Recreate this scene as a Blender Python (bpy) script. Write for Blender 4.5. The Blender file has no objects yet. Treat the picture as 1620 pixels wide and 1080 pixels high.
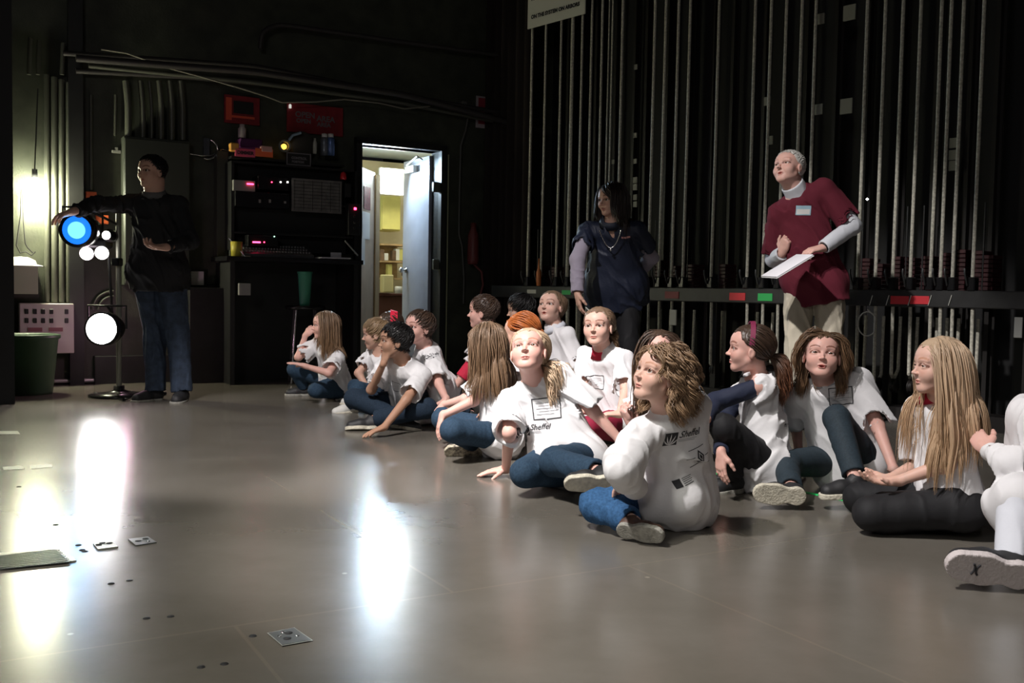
import bpy, math, random, time
import numpy as np
from mathutils import Vector, Matrix
T00 = time.time()
C = bpy.context.scene.collection
sc = bpy.context.scene
PI = math.pi
# ---------------------------------------------------------------- camera
FPX = 1550.0
HCAM = 0.85
PITCH = math.atan(79 / FPX)
ROLL = math.radians(1.0)
cam_d = bpy.data.cameras.new('camera')
cam = bpy.data.objects.new('camera', cam_d); C.objects.link(cam)
cam_d.sensor_width = 36; cam_d.lens = FPX / 1620 * 36; cam_d.clip_start = 0.05
CAMM = (Matrix.Rotation(PI / 2 - PITCH, 3, 'X') @ Matrix.Rotation(ROLL, 3, 'Z'))
cam.matrix_world = Matrix.Translation((0, 0, HCAM)) @ CAMM.to_4x4()
sc.camera = cam
sc.view_settings.view_transform = 'Standard'
sc.view_settings.look = 'None'
sc.view_settings.gamma = 1
sc.view_settings.use_curve_mapping = False
sc.view_settings.exposure = 0.0
# ---------------------------------------------------------------- world
w = bpy.data.worlds.new('world'); sc.world = w; w.use_nodes = True
w.node_tree.nodes['Background'].inputs[0].default_value = (0.9, 0.9, 1.0, 1)
w.node_tree.nodes['Background'].inputs[1].default_value = 0.006
# ---------------------------------------------------------------- lights
def lamp(kind, loc, target, power, color, size=0.3, spot=60, blend=0.5, name='stage_or_fill_light'):
    d = bpy.data.lights.new(name, kind); d.energy = power; d.color = color
    if kind == 'AREA':
        d.shape = 'DISK'; d.size = size
    else:
        d.shadow_soft_size = size
    if kind == 'SPOT':
        d.spot_size = math.radians(spot); d.spot_blend = blend
    o = bpy.data.objects.new(name, d); C.objects.link(o); o.location = loc
    if target is not None:
        o.rotation_euler = (Vector(target) - Vector(loc)).to_track_quat('-Z', 'Y').to_euler()
    return o
LFA = (-2.6, 1.4, 6.0)
lamp('SPOT', LFA, (1.15, 3.9, .2), 1850, (1.0, 0.95, 0.94), 0.10, 38, 0.3)      # key on the nearer children
lamp('SPOT', (-2.4, 1.4, 6.0), (-.7, 6.0, .0), 1850, (1.0, 0.94, 0.94), 0.10, 32, 0.25)   # key on the farther children
lamp('SPOT', (-2.4, 2.2, 5.6), (1.8, 6.4, 1.4), 1350, (1.0, 0.96, 0.93), 0.10, 15, 0.5)      # on the man in maroon
lamp('SPOT', (-2.4, 0.6, 6.2), (-1.7, 3.0, 0.0), 1150, (1.0, 0.98, 0.88), 0.5, 60, 0.9)         # added wash brightening the stage floor, stands for no known lamp
lamp('AREA', (-1.5, -1.5, 3.0), (0.6, 4.5, 0.4), 34, (1.0, 0.97, 0.95), 1.2)                    # added dim fill from behind the camera, lifts the dark parts
# ---------------------------------------------------------------- picture-to-place helpers
def ray(px, py):
    v = CAMM @ Vector(((px - 810) / FPX, -(py - 540) / FPX, -1.0))
    return np.array(v) / v.length
O3 = np.array([0, 0, HCAM])
def V(*a): return np.array(a, float)
def nrm(v): return v / (np.linalg.norm(v) + 1e-12)
def PD(px, py, Y):                 # point on the pixel's line of sight at distance Y
    r = ray(px, py); return O3 + r * (Y / r[1])
def PZ(px, py, z=0.0):             # point on the line of sight at height z
    r = ray(px, py); return O3 + r * ((z - HCAM) / r[2])
def PP(px, py, p0, n):             # point on a plane
    r = ray(px, py); return O3 + r * (np.dot(p0 - O3, n) / np.dot(r, n))
def JL(par, L, px, py, side='n'):  # joint at distance L from par, seen at the pixel
    r = ray(px, py); q = par - O3; tm = np.dot(r, q); d2 = np.dot(q, q) - tm * tm
    if d2 >= L * L:
        return par + nrm(O3 + r * tm - par) * L
    s = math.sqrt(L * L - d2)
    return O3 + r * (tm - s if side == 'n' else tm + s)
# ---------------------------------------------------------------- materials
MATS = {}
def mat(name, col, rough=0.6, metal=0.0, emit=None, estr=0.0, noise=0.0, nscale=20, bump=0.0, bscale=80, spec=None,
        sss=0.0, vcol=False, stretch=(1, 1, 1), col2=None, coat=0.0, trans=0.0, bdist=0.01):
    if name in MATS: return MATS[name]
    m = bpy.data.materials.new(name); m.use_nodes = True; nt = m.node_tree; b = nt.nodes['Principled BSDF']
    b.inputs['Base Color'].default_value = (*col, 1); b.inputs['Roughness'].default_value = rough
    b.inputs['Metallic'].default_value = metal
    if spec is not None: b.inputs['Specular IOR Level'].default_value = spec
    if coat: b.inputs['Coat Weight'].default_value = coat; b.inputs['Coat Roughness'].default_value = 0.15
    if trans: b.inputs['Transmission Weight'].default_value = trans
    if sss:
        b.inputs['Subsurface Weight'].default_value = sss; b.inputs['Subsurface Radius'].default_value = (0.012, 0.005, 0.003)
        b.inputs['Subsurface Scale'].default_value = 1.0
    if emit: b.inputs['Emission Color'].default_value = (*emit, 1); b.inputs['Emission Strength'].default_value = estr
    tc = nt.nodes.new('ShaderNodeTexCoord'); mp = nt.nodes.new('ShaderNodeMapping'); mp.inputs['Scale'].default_value = stretch
    nt.links.new(tc.outputs['Object'], mp.inputs['Vector'])
    cs = None
    if noise or col2:
        n = nt.nodes.new('ShaderNodeTexNoise'); n.inputs['Scale'].default_value = nscale; n.inputs['Detail'].default_value = 5
        nt.links.new(mp.outputs[0], n.inputs['Vector'])
        r = nt.nodes.new('ShaderNodeValToRGB'); nt.links.new(n.outputs['Fac'], r.inputs['Fac'])
        r.color_ramp.elements[0].position = 0.35; r.color_ramp.elements[1].position = 0.65
        c2 = col2 or tuple(min(1, c * (1 + noise)) for c in col); c1 = col if col2 else tuple(c * (1 - noise) for c in col)
        r.color_ramp.elements[0].color = (*c1, 1); r.color_ramp.elements[1].color = (*c2, 1)
        cs = r.outputs['Color']
    if vcol:
        a = nt.nodes.new('ShaderNodeAttribute'); a.attribute_name = 'tint'
        mx = nt.nodes.new('ShaderNodeMix'); mx.data_type = 'RGBA'; mx.blend_type = 'MULTIPLY'; mx.inputs['Factor'].default_value = 1
        if cs: nt.links.new(cs, mx.inputs['A'])
        else: mx.inputs['A'].default_value = (*col, 1)
        nt.links.new(a.outputs['Color'], mx.inputs['B']); cs = mx.outputs['Result']
    if cs: nt.links.new(cs, b.inputs['Base Color'])
    if bump:
        n = nt.nodes.new('ShaderNodeTexNoise'); n.inputs['Scale'].default_value = bscale; n.inputs['Detail'].default_value = 4
        nt.links.new(mp.outputs[0], n.inputs['Vector'])
        bp = nt.nodes.new('ShaderNodeBump'); bp.inputs['Strength'].default_value = bump; bp.inputs['Distance'].default_value = bdist
        nt.links.new(n.outputs['Fac'], bp.inputs['Height']); nt.links.new(bp.outputs[0], b.inputs['Normal'])
    MATS[name] = m; return m
# ---------------------------------------------------------------- objects
def tag(o, label=None, cat=None, group=None, kind=None):
    if label: o['label'] = label
    if cat: o['category'] = cat
    if group: o['group'] = group
    if kind: o['kind'] = kind
    return o
def empty(name, loc, label=None, cat=None, group=None, rz=0):
    o = bpy.data.objects.new(name, None); C.objects.link(o); o.location = loc; o.rotation_euler = (0, 0, rz)
    o.empty_display_size = 0.05
    return tag(o, label, cat, group)
def link_mesh(name, me, mt, parent=None, loc=(0, 0, 0)):
    if not isinstance(mt, (list, tuple)): mt = [mt]
    for m in mt: me.materials.append(m)
    o = bpy.data.objects.new(name, me); C.objects.link(o); o.parent = parent; o.location = loc
    return o
def copy_tree(o, parent=None):
    c = o.copy(); C.objects.link(c); c.parent = parent
    for ch in list(o.children): copy_tree(ch, c)
    return c
class MB:                                            # collects polygons for ONE mesh
    def __init__(s): s.v = []; s.f = []; s.m = []; s.sm = []
    def add(s, vs, fs, mi=0, smooth=False):
        b = len(s.v); s.v += [tuple(float(c) for c in q) for q in vs]
        s.f += [tuple(b + i for i in f) for f in fs]; s.m += [mi] * len(fs); s.sm += [smooth] * len(fs); return s
    def box(s, c, d, R=None, mi=0, bev=0.0):
        x, y, z = [k / 2 for k in d]; R = np.eye(3) if R is None else np.asarray(R); c = np.asarray(c, float)
        if bev <= 0:
            vs = [(i * x, j * y, k * z) for i in (-1, 1) for j in (-1, 1) for k in (-1, 1)]
            fs = [(0, 1, 3, 2), (4, 6, 7, 5), (0, 4, 5, 1), (2, 3, 7, 6), (0, 2, 6, 4), (1, 5, 7, 3)]
        else:
            e = min(bev, x * .9, y * .9, z * .9); vs = []; idx = {}
            for i in (-1, 1):
                for j in (-1, 1):
                    for k in (-1, 1):
                        for a in range(3):
                            q = [i * (x - e), j * (y - e), k * (z - e)]; q[a] = (i * x, j * y, k * z)[a]
                            idx[i, j, k, a] = len(vs); vs.append(q)
            fs = []
            for a in range(3):
                b_, c_ = (a + 1) % 3, (a + 2) % 3
                for sgn in (-1, 1):
                    def key(p, q, aa):
                        t = [0, 0, 0]; t[a] = sgn; t[b_] = p; t[c_] = q; return idx[t[0], t[1], t[2], aa]
                    l = [key(-1, -1, a), key(1, -1, a), key(1, 1, a), key(-1, 1, a)]
                    fs.append(tuple(l if sgn > 0 else l[::-1]))
                for p in (-1, 1):
                    for q in (-1, 1):
                        t1 = [0, 0, 0]; t1[b_] = p; t1[c_] = q; t1[a] = -1; t2 = list(t1); t2[a] = 1
                        l = [idx[(*t1, b_)], idx[(*t2, b_)], idx[(*t2, c_)], idx[(*t1, c_)]]
                        fs.append(tuple(l if p * q > 0 else l[::-1]))
            for i in (-1, 1):
                for j in (-1, 1):
                    for k in (-1, 1):
                        l = [idx[i, j, k, 0], idx[i, j, k, 1], idx[i, j, k, 2]]
                        fs.append(tuple(l if i * j * k > 0 else l[::-1]))
        return s.add([c + R @ np.array(q) for q in vs], fs, mi)
    def tube(s, pts, r, n=10, mi=0, cap=True):
        pts = [np.asarray(p, float) for p in pts]; rs = r if isinstance(r, (list, tuple)) else [r] * len(pts)
        vs = []; u = None
        for i, p in enumerate(pts):
            t = nrm(pts[min(i + 1, len(pts) - 1)] - pts[max(i - 1, 0)])
            if u is None: u = nrm(np.cross(t, V(0, 0, 1) if abs(t[2]) < .9 else V(1, 0, 0)))
            else: u = nrm(u - t * np.dot(u, t))
            w_ = np.cross(t, u)
            for k in range(n):
                a = 2 * PI * k / n; vs.append(p + rs[i] * (math.cos(a) * u + math.sin(a) * w_))
        fs = [(i * n + k, i * n + (k + 1) % n, (i + 1) * n + (k + 1) % n, (i + 1) * n + k) for i in range(len(pts) - 1) for k in range(n)]
        s.add(vs, fs, mi, True)
        if cap:
            m = len(pts) - 1; s.add(vs[:n], [tuple(range(n))[::-1]], mi); s.add(vs[m * n:], [tuple(range(n))], mi)
        return s
    def lathe(s, c, prof, axis=(0, 0, 1), n=24, mi=0, smooth=True):
        a = nrm(np.asarray(axis, float)); u = nrm(np.cross(a, V(0, 0, 1) if abs(a[2]) < .9 else V(1, 0, 0))); w_ = np.cross(a, u)
        c = np.asarray(c, float)
        vs = [c + a * h + r * (math.cos(2 * PI * k / n) * u + math.sin(2 * PI * k / n) * w_) for r, h in prof for k in range(n)]
        fs = [(i * n + k, i * n + (k + 1) % n, (i + 1) * n + (k + 1) % n, (i + 1) * n + k) for i in range(len(prof) - 1) for k in range(n)]
        return s.add(vs, fs, mi, smooth)
    def sheet(s, q, mi=0, nu=1, nv=1, f=None):       # q: 4 corners; quad grid
        q = [np.asarray(k, float) for k in q]; vs = []
        for j in range(nv + 1):
            for i in range(nu + 1):
                a, b = i / nu, j / nv
                p = (q[0] * (1 - a) + q[1] * a) * (1 - b) + (q[3] * (1 - a) + q[2] * a) * b
                vs.append(f(p, a, b) if f else p)
        fs = [(j * (nu + 1) + i, j * (nu + 1) + i + 1, (j + 1) * (nu + 1) + i + 1, (j + 1) * (nu + 1) + i) for j in range(nv) for i in range(nu)]
        return s.add(vs, fs, mi, nu > 1)
    def build(s, name, mt, parent=None, loc=(0, 0, 0)):
        me = bpy.data.meshes.new(name)
        L = Vector(loc); me.from_pydata([tuple(Vector(v)) for v in s.v], [], s.f)
        me.polygons.foreach_set('material_index', s.m); me.polygons.foreach_set('use_smooth', s.sm); me.update()
        return link_mesh(name, me, mt, parent, loc)
def frame(x, y=None, z=None):      # columns = axes
    return np.stack([x, y, z], 1)
def text_mesh(body, size, shear=0.0, align='LEFT', ext=0.0, bold=0.0, space=1.0):
    cu = bpy.data.curves.new('t', 'FONT'); cu.body = body; cu.size = size; cu.shear = shear; cu.align_x = align; cu.extrude = ext
    cu.offset = bold; cu.space_character = space; cu.resolution_u = 3
    o = bpy.data.objects.new('t', cu); C.objects.link(o); dg = bpy.context.evaluated_depsgraph_get(); dg.update()
    me = o.evaluated_get(dg).to_mesh()
    vs = [tuple(v.co) for v in me.vertices]; fs = [tuple(p.vertices) for p in me.polygons]
    o.evaluated_get(dg).to_mesh_clear(); bpy.data.objects.remove(o); bpy.data.curves.remove(cu)
    return vs, fs
def put_text(mb, body, size, org, X, Y, mi=0, off=0.001, **k):
    vs, fs = text_mesh(body, size, **k); N = np.cross(X, Y)
    mb.add([org + X * v[0] + Y * v[1] + N * (off + v[2]) for v in vs], fs, mi)
# ---------------------------------------------------------------- signed-distance modelling
F4 = np.float32
def vnoise(P, f, seed=0):
    Q = P * f + seed * 17.31; I = np.floor(Q).astype(np.int64); U = Q - I; U = U * U * (3 - 2 * U)
    def h(i, j, k):
        n = (i * 73856093) ^ (j * 19349663) ^ (k * 83492791) ^ (seed * 2654435761)
        n = (n ^ (n >> 13)) * 1274126177; n = n ^ (n >> 16)
        return (n & 0xffff).astype(F4) / 65535.0
    x, y, z = I[:, 0], I[:, 1], I[:, 2]; u, v, w_ = U[:, 0], U[:, 1], U[:, 2]
    a = h(x, y, z) * (1 - u) + h(x + 1, y, z) * u; b = h(x, y + 1, z) * (1 - u) + h(x + 1, y + 1, z) * u
    c = h(x, y, z + 1) * (1 - u) + h(x + 1, y, z + 1) * u; d = h(x, y + 1, z + 1) * (1 - u) + h(x + 1, y + 1, z + 1) * u
    return ((a * (1 - v) + b * v) * (1 - w_) + (c * (1 - v) + d * v) * w_) * 2 - 1
def cap(a, b, r1, r2=None):
    a = np.asarray(a, float); b = np.asarray(b, float); r2 = r1 if r2 is None else r2; ba = b - a; L2 = max(np.dot(ba, ba), 1e-12)
    def f(P):
        pa = P - a; t = np.clip(pa @ ba / L2, 0, 1); return np.linalg.norm(pa - t[:, None] * ba, axis=1) - (r1 + (r2 - r1) * t)
    f.bb = (np.minimum(a - r1, b - r2), np.maximum(a + r1, b + r2)); return f
def ell(c, r, R=None):
    c = np.asarray(c, float); r = np.asarray(r, float); R = np.eye(3) if R is None else R
    def f(P):
        q = (P - c) @ R; k0 = np.linalg.norm(q / r, axis=1); k1 = np.linalg.norm(q / (r * r), axis=1) + 1e-9
        return k0 * (k0 - 1) / k1
    m = np.max(r); f.bb = (c - m, c + m); return f
def oval(a, b, w1, d1, w2, d2, X):
    """cone with oval section; X = width axis"""
    a = np.asarray(a, float); b = np.asarray(b, float); ax = nrm(b - a); L = np.linalg.norm(b - a); X = nrm(X - ax * np.dot(X, ax)); Yv = np.cross(ax, X)
    def f(P):
        p = P - a; t = p @ ax; u = np.clip(t / L, 0, 1); w_ = w1 + (w2 - w1) * u; d = d1 + (d2 - d1) * u
        x = p @ X; y = p @ Yv; e = np.maximum(np.abs(t - L / 2) - L / 2, 0); mn = np.minimum(w_, d)
        k = np.sqrt((x / w_) ** 2 + (y / d) ** 2 + (e / mn) ** 2); g = np.sqrt((x / w_ ** 2) ** 2 + (y / d ** 2) ** 2 + (e / mn ** 2) ** 2) + 1e-6
        return k * (k - 1) / g
    m = max(w1, w2, d1, d2); f.bb = (np.minimum(a, b) - m, np.maximum(a, b) + m); return f
def smin(a, b, k):
    if k <= 0: return np.minimum(a, b)
    h = np.maximum(k - np.abs(a - b), 0) / k; return np.minimum(a, b) - h * h * k * 0.25
def smax(a, b, k): return -smin(-a, -b, k)
class SDF:
    def __init__(s): s.p = []; s.post = None
    def add(s, f, k=0.01): s.p.append((f, k, 0)); return s
    def sub(s, f, k=0.004): s.p.append((f, k, 1)); return s
    def inter(s, f, k=0.0): s.p.append((f, k, 2)); return s
    def __call__(s, P):
        P = np.asarray(P); d = np.full(len(P), 1e3)
        for f, k, m in s.p:
            if m == 0:
                if len(P) > 400:
                    b0, b1 = f.bb; M = (P[:, 0] > b0[0] - .09) & (P[:, 0] < b1[0] + .09) & (P[:, 1] > b0[1] - .09) & (P[:, 1] < b1[1] + .09) & (P[:, 2] > b0[2] - .09) & (P[:, 2] < b1[2] + .09)
                    if not M.any(): continue
                    if M.mean() < .7: d[M] = smin(d[M], f(P[M]), k); continue
                d = smin(d, f(P), k)
            elif m == 1: d = smax(d, -f(P), k)
            else: d = smax(d, f(P), k)
        if s.post: d = s.post(P, d)
        return d
    def bounds(s, pad=0.03):
        bb = [f.bb for f, k, m in s.p if m == 0]
        return np.min([b[0] for b in bb], 0) - pad, np.max([b[1] for b in bb], 0) + pad
    def grad(s, P, e=0.001):
        d0 = s(P); g = np.stack([s(P + V(*r)) - d0 for r in ((e, 0, 0), (0, e, 0), (0, 0, e))], 1)
        return g / (np.linalg.norm(g, axis=1)[:, None] + 1e-12)
def half(p, n):
    p = np.asarray(p, float); n = nrm(np.asarray(n, float)); return lambda P: (P - p) @ n      # keeps the side the normal points away from
def nets(sdf, lo, hi, h, slack=0.012):
    n = np.ceil((hi - lo) / h).astype(int) + 2; n = ((n + 3) // 4) * 4 + 1
    nc = (n - 1) // 4 + 1; gx = [lo[i] + np.arange(nc[i]) * 4 * h for i in range(3)]
    G = np.stack(np.meshgrid(*gx, indexing='ij'), -1).reshape(-1, 3); dc = sdf(G).reshape(nc)
    near = np.abs(dc) < 4 * h * 1.8 + slack
    cell = np.zeros(nc - 1, bool)
    for i in (0, 1):
        for j in (0, 1):
            for k in (0, 1): cell |= near[i:nc[0] - 1 + i, j:nc[1] - 1 + j, k:nc[2] - 1 + k]
    Fv = np.repeat(np.repeat(np.repeat(dc[:-1, :-1, :-1], 4, 0), 4, 1), 4, 2); Fv = np.pad(Fv, ((0, 1),) * 3, mode='edge').astype(F4)
    M = np.repeat(np.repeat(np.repeat(cell, 4, 0), 4, 1), 4, 2); M = np.pad(M, ((0, 1),) * 3, mode='constant')
    M2 = M.copy(); M2[1:] |= M[:-1]; M3 = M2.copy(); M3[:, 1:] |= M2[:, :-1]; M = M3.copy(); M[:, :, 1:] |= M3[:, :, :-1]
    idx = np.argwhere(M); Fv[M] = sdf(lo + idx * h)
    Fv[Fv == 0] = 1e-7
    S = Fv < 0; N = n
    acc = {}; quads = []
    cid_all = []; pt_all = []
    for ax in range(3):
        sl0 = [slice(None)] * 3; sl1 = [slice(None)] * 3; sl0[ax] = slice(0, -1); sl1[ax] = slice(1, None)
        X = np.argwhere(S[tuple(sl0)] != S[tuple(sl1)])
        if not len(X): continue
        o1, o2 = (ax + 1) % 3, (ax + 2) % 3
        X = X[(X[:, o1] > 0) & (X[:, o2] > 0) & (X[:, o1] < N[o1] - 1) & (X[:, o2] < N[o2] - 1)]
        Yx = X.copy(); Yx[:, ax] += 1
        a = Fv[X[:, 0], X[:, 1], X[:, 2]].astype(float); b = Fv[Yx[:, 0], Yx[:, 1], Yx[:, 2]].astype(float); t = a / (a - b)
        p = X.astype(float); p[:, ax] += t; q = []
        for da, db in ((-1, -1), (0, -1), (0, 0), (-1, 0)):
            cc = X.copy(); cc[:, o1] += da; cc[:, o2] += db; ci = (cc[:, 0] * N[1] + cc[:, 1]) * N[2] + cc[:, 2]
            q.append(ci); cid_all.append(ci); pt_all.append(p)
        q = np.stack(q, 1); flip = a > 0; q[flip] = q[flip][:, ::-1]; quads.append(q)
    if not quads: return np.zeros((0, 3)), np.zeros((0, 4), int)
    cid = np.concatenate(cid_all); pts = np.concatenate(pt_all); u, inv = np.unique(cid, return_inverse=True)
    cnt = np.bincount(inv); vv = np.stack([np.bincount(inv, pts[:, i]) / cnt for i in range(3)], 1)
    Q = np.searchsorted(u, np.concatenate(quads))
    return lo + vv * h, Q
def np_mesh(name, parts, mt, parent, base, normals=None, tint=None, smooth=True, loc=None, mats=None):
    """parts: list of (verts, quads)"""
    vs = []; qs = []; off = 0
    for v, q in parts: vs.append(v); qs.append(q + off); off += len(v)
    v = np.concatenate(vs) - base; me = bpy.data.meshes.new(name)
    me.vertices.add(len(v)); me.vertices.foreach_set('co', v.astype(F4).ravel())
    flat = np.concatenate([q.ravel() for q in qs]).astype(np.int32); cnts = np.concatenate([np.full(len(q), q.shape[1]) for q in qs])
    me.loops.add(len(flat)); me.loops.foreach_set('vertex_index', flat); me.polygons.add(len(cnts))
    st = np.concatenate([[0], np.cumsum(cnts)[:-1]]).astype(np.int32)
    me.polygons.foreach_set('loop_start', st); me.polygons.foreach_set('loop_total', cnts.astype(np.int32))
    me.polygons.foreach_set('use_smooth', np.full(len(cnts), smooth)); 
    if mats is not None: me.polygons.foreach_set('material_index', mats.astype(np.int32))
    me.update(calc_edges=True)
    if tint is not None:
        at = me.color_attributes.new('tint', 'FLOAT_COLOR', 'POINT'); c = np.ones((len(v), 4), F4); c[:, :3] = tint; at.data.foreach_set('color', c.ravel())
    if normals is not None: me.normals_split_custom_set_from_vertices(normals.astype(F4))
    return link_mesh(name, me, mt, parent, tuple(base) if loc is None else loc)
def multi(sdf, h, fine=(), clip=None):
    """surface of sdf: coarse step h; inside each sphere (centre, radius, step) a finer one"""
    lo, hi = sdf.bounds()
    if clip is not None: lo = np.maximum(lo, clip[0]); hi = np.minimum(hi, clip[1])
    v, q = nets(sdf, lo, hi, h); cen = v[q].mean(1); keep = np.ones(len(q), bool)
    for c, r, hh in fine: keep &= np.linalg.norm(cen - c, axis=1) > r - h * 0.8
    q = q[keep]; u, inv = np.unique(q, return_inverse=True); out = [(v[u], inv.reshape(q.shape))] if len(q) else []
    for c, r, hh in fine:
        v, q = nets(sdf, c - r - 2 * hh, c + r + 2 * hh, hh); cen = v[q].mean(1); q = q[np.linalg.norm(cen - c, axis=1) < r]
        if not len(q): continue
        u, inv = np.unique(q, return_inverse=True); out.append((v[u], inv.reshape(q.shape)))
    return out
# ---------------------------------------------------------------- people
def rodr(v, a, t):
    a = nrm(a); return v * math.cos(t) + np.cross(a, v) * math.sin(t) + a * np.dot(a, v) * (1 - math.cos(t))
def hframe(yaw, pitch, roll=0):
    """yaw 0 faces the camera side (-Y), 90 faces -X, 180 faces +Y; columns right, forward, up"""
    y, p = math.radians(yaw), math.radians(pitch)
    f = V(-math.sin(y) * math.cos(p), -math.cos(y) * math.cos(p), math.sin(p)); X = nrm(np.cross(f, V(0, 0, 1))); U = np.cross(X, f)
    if roll: X = rodr(X, f, math.radians(roll)); U = rodr(U, f, math.radians(roll))
    return np.stack([X, f, U], 1)
def head_sdf(s, H, R, hs, mouth=0, ears=True, old=False, eyeopen=1.0, kid=1.0):
    K_ = kid; ny = .415 if kid else .445; nz = -.135 if kid else -.15
    def w(x, y, z): return H + R @ V(x * 1.06, y, z) * hs
    def E(c, r, k=.03, sub=False):
        f = ell(w(*c), np.array(r) * hs, R); (s.sub if sub else s.add)(f, k * hs)
    def K(a, b, r1, r2, k=.03, sub=False):
        f = cap(w(*a), w(*b), r1 * hs, r2 * hs); (s.sub if sub else s.add)(f, k * hs)
    E((0, -.07, .14), (.355, .42, .36)); E((0, .09, -.11), (.285, .265, .345), .1); E((0, .12, .17), (.295, .26, .23), .08)
    K((0, .235, -.405), (0, .225, -.395), .075, .075, .09)
    for x in (-1, 1):
        K((x * .21, .02, -.22), (x * .07, .21, -.39), .085, .075, .08); E((x * .155, .205, -.135), (.13, .115, .125), .10)
        K((x * .07, .335, .10), (x * .2, .28, .095), .03, .028, .06)
    K((0, .325, .03), (0, ny - .02, nz + .02), .022, .030, .05); E((0, ny, nz), (.040, .038, .034), .03)
    for x in (-1, 1): E((x * .043, ny - .035, nz - .012), (.026, .03, .022), .03)
    for x in (-1, 1): E((x * .145, .425, .0), (.078, .085, .058), .06, True)
    for x in (-1, 1):
        E((x * .142, .255, 0), (.094, .094, .090), .02)
        E((x * .142, .36, -.004), (.076, .10, .036 * eyeopen + .002), .010, True)
        E((x * .040, ny - .01, nz - .032), (.012, .016, .010), .010, True)
    E((0, .322, -.262), (.078, .038, .018), .03); E((0, .316, -.305), (.062, .038, .022), .03)
    K((-.075, .335, -.284), (.075, .335, -.284), .005, .005, .012, True); K((-.035, .362, -.283), (.035, .362, -.283), .007, .007, .012, True)
    if mouth: E((0, .35, -.288), (.052, .07, .014 + .022 * mouth), .01, True)
    if ears:
        for x in (-1, 1):
            E((x * .335, -.03, -.05), (.035, .075, .115), .03); E((x * .375, -.015, -.045), (.022, .045, .075), .012, True)
    if old:
        for x in (-1, 1): K((x * .06, .38, -.14), (x * .125, .31, -.29), .012, .012, .03, True)
def head_tint(P, H, R, hs, brow=(.45, .36, .32), lip=(.86, .58, .60), lash=.55, old=False):
    q = ((P - H) @ R) / hs / V(1.06, 1, 1); t = np.ones((len(P), 3)); x = np.abs(q[:, 0])
    def blend(m, c):
        nonlocal t
        m = np.clip(m, 0, 1)[:, None]; t = t * (1 - m) + np.array(c) * m * np.ones((1, 3))
    e = 1 - np.sqrt(((x - .17) / .12) ** 2 + ((q[:, 2] + .13) / .10) ** 2); blend(np.where(q[:, 1] > .1, e * 1.0, 0) * .5, (1, .78, .76))
    e = 1 - np.sqrt((q[:, 0] / .085) ** 2 + ((q[:, 2] + .283) / .042) ** 2); blend(np.where(q[:, 1] > .25, e * 4, 0), lip)
    e = 1 - np.sqrt((q[:, 0] / .055) ** 2 + ((q[:, 2] + .288) / .02) ** 2); blend(np.where((q[:, 1] > .2) & (q[:, 1] < .335), e * 5, 0), (.35, .12, .12))
    zb = .108 + .03 * np.sin(np.clip((x - .06) / .2, 0, 1) * PI); e = 1 - np.abs(q[:, 2] - zb) / .02
    blend(np.where((x > .055) & (x < .24) & (q[:, 1] > .15), e * 3, 0), brow)
    k = np.sqrt(((x - .142) / .084) ** 2 + ((q[:, 2] + .004) / .045) ** 2); e = 1 - np.abs(k - 1) / .26
    blend(np.where((q[:, 1] > .25) & (q[:, 2] > -.02), e * 2 * lash * 2, 0), (.30, .22, .2))
    return t
def hand_sdf(s, W, d, n, side, S, curl=.5, L=None, spread=.05, thumb=.5):
    d = nrm(d); n = nrm(n - d * np.dot(n, d)); X = np.cross(d, n) * side; L = L or .15 * S; R = np.stack([X, d, n], 1)
    k = L / .15; tips = []
    s.add(ell(W + d * .036 * k, V(.030, .044, .0135) * k, R), .012 * k); s.add(cap(W - d * .01 * k, W + d * .02 * k, .0175 * k, .017 * k), .012 * k)
    for i, (o, ln, a) in enumerate(((.021, .060, 1.0), (.0075, .067, .35), (-.0065, .063, -.35), (-.0195, .049, -1.1))):
        p = W + (d * (.068 - .004 * abs(i - 1)) + X * o) * k; s.add(cap(W + (d * .03 + X * o * .8) * k, p, .0095 * k, .0083 * k), .008 * k)
        dd = nrm(d + X * a * spread); c = curl * (1 + .12 * i)
        for m, (fr, rr) in enumerate(((.45, .0082), (.31, .0074), (.24, .0066))):
            dd = rodr(dd, np.cross(dd, n), c * (.75, 1.0, .7)[m]); q = p + dd * ln * fr * k; s.add(cap(p, q, rr * k, (rr - .0008) * k), .0025 * k); p = q
        tips.append(p)
    p = W + (d * .012 + X * .014) * k; dd = nrm(d * .75 + X * .75 + n * .25)
    for ln, rr in ((.034, .0125), (.024, .0088), (.020, .0078)):
        q = p + dd * ln * k; s.add(cap(p, q, rr * k, (rr - .0012) * k), .007 * k); p = q; dd = nrm(dd + (d * .5 + n * .45 - X * .35) * thumb)
    return tips
def sleeve_f(a, b, r1, r2, hollow=True, thick=.011):
    a = np.asarray(a, float); b = np.asarray(b, float); ax = nrm(b - a); L = np.linalg.norm(b - a)
    f = cap(a, b + ax * .04, r1, r2); g = cap(b - ax * .02, b + ax * .3, r2 - thick - .002, r2 + .03)
    def F(P):
        d = np.maximum(f(P), (P - b) @ ax)
        return np.maximum(d, -g(P)) if hollow else d
    F.bb = f.bb; return F
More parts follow.
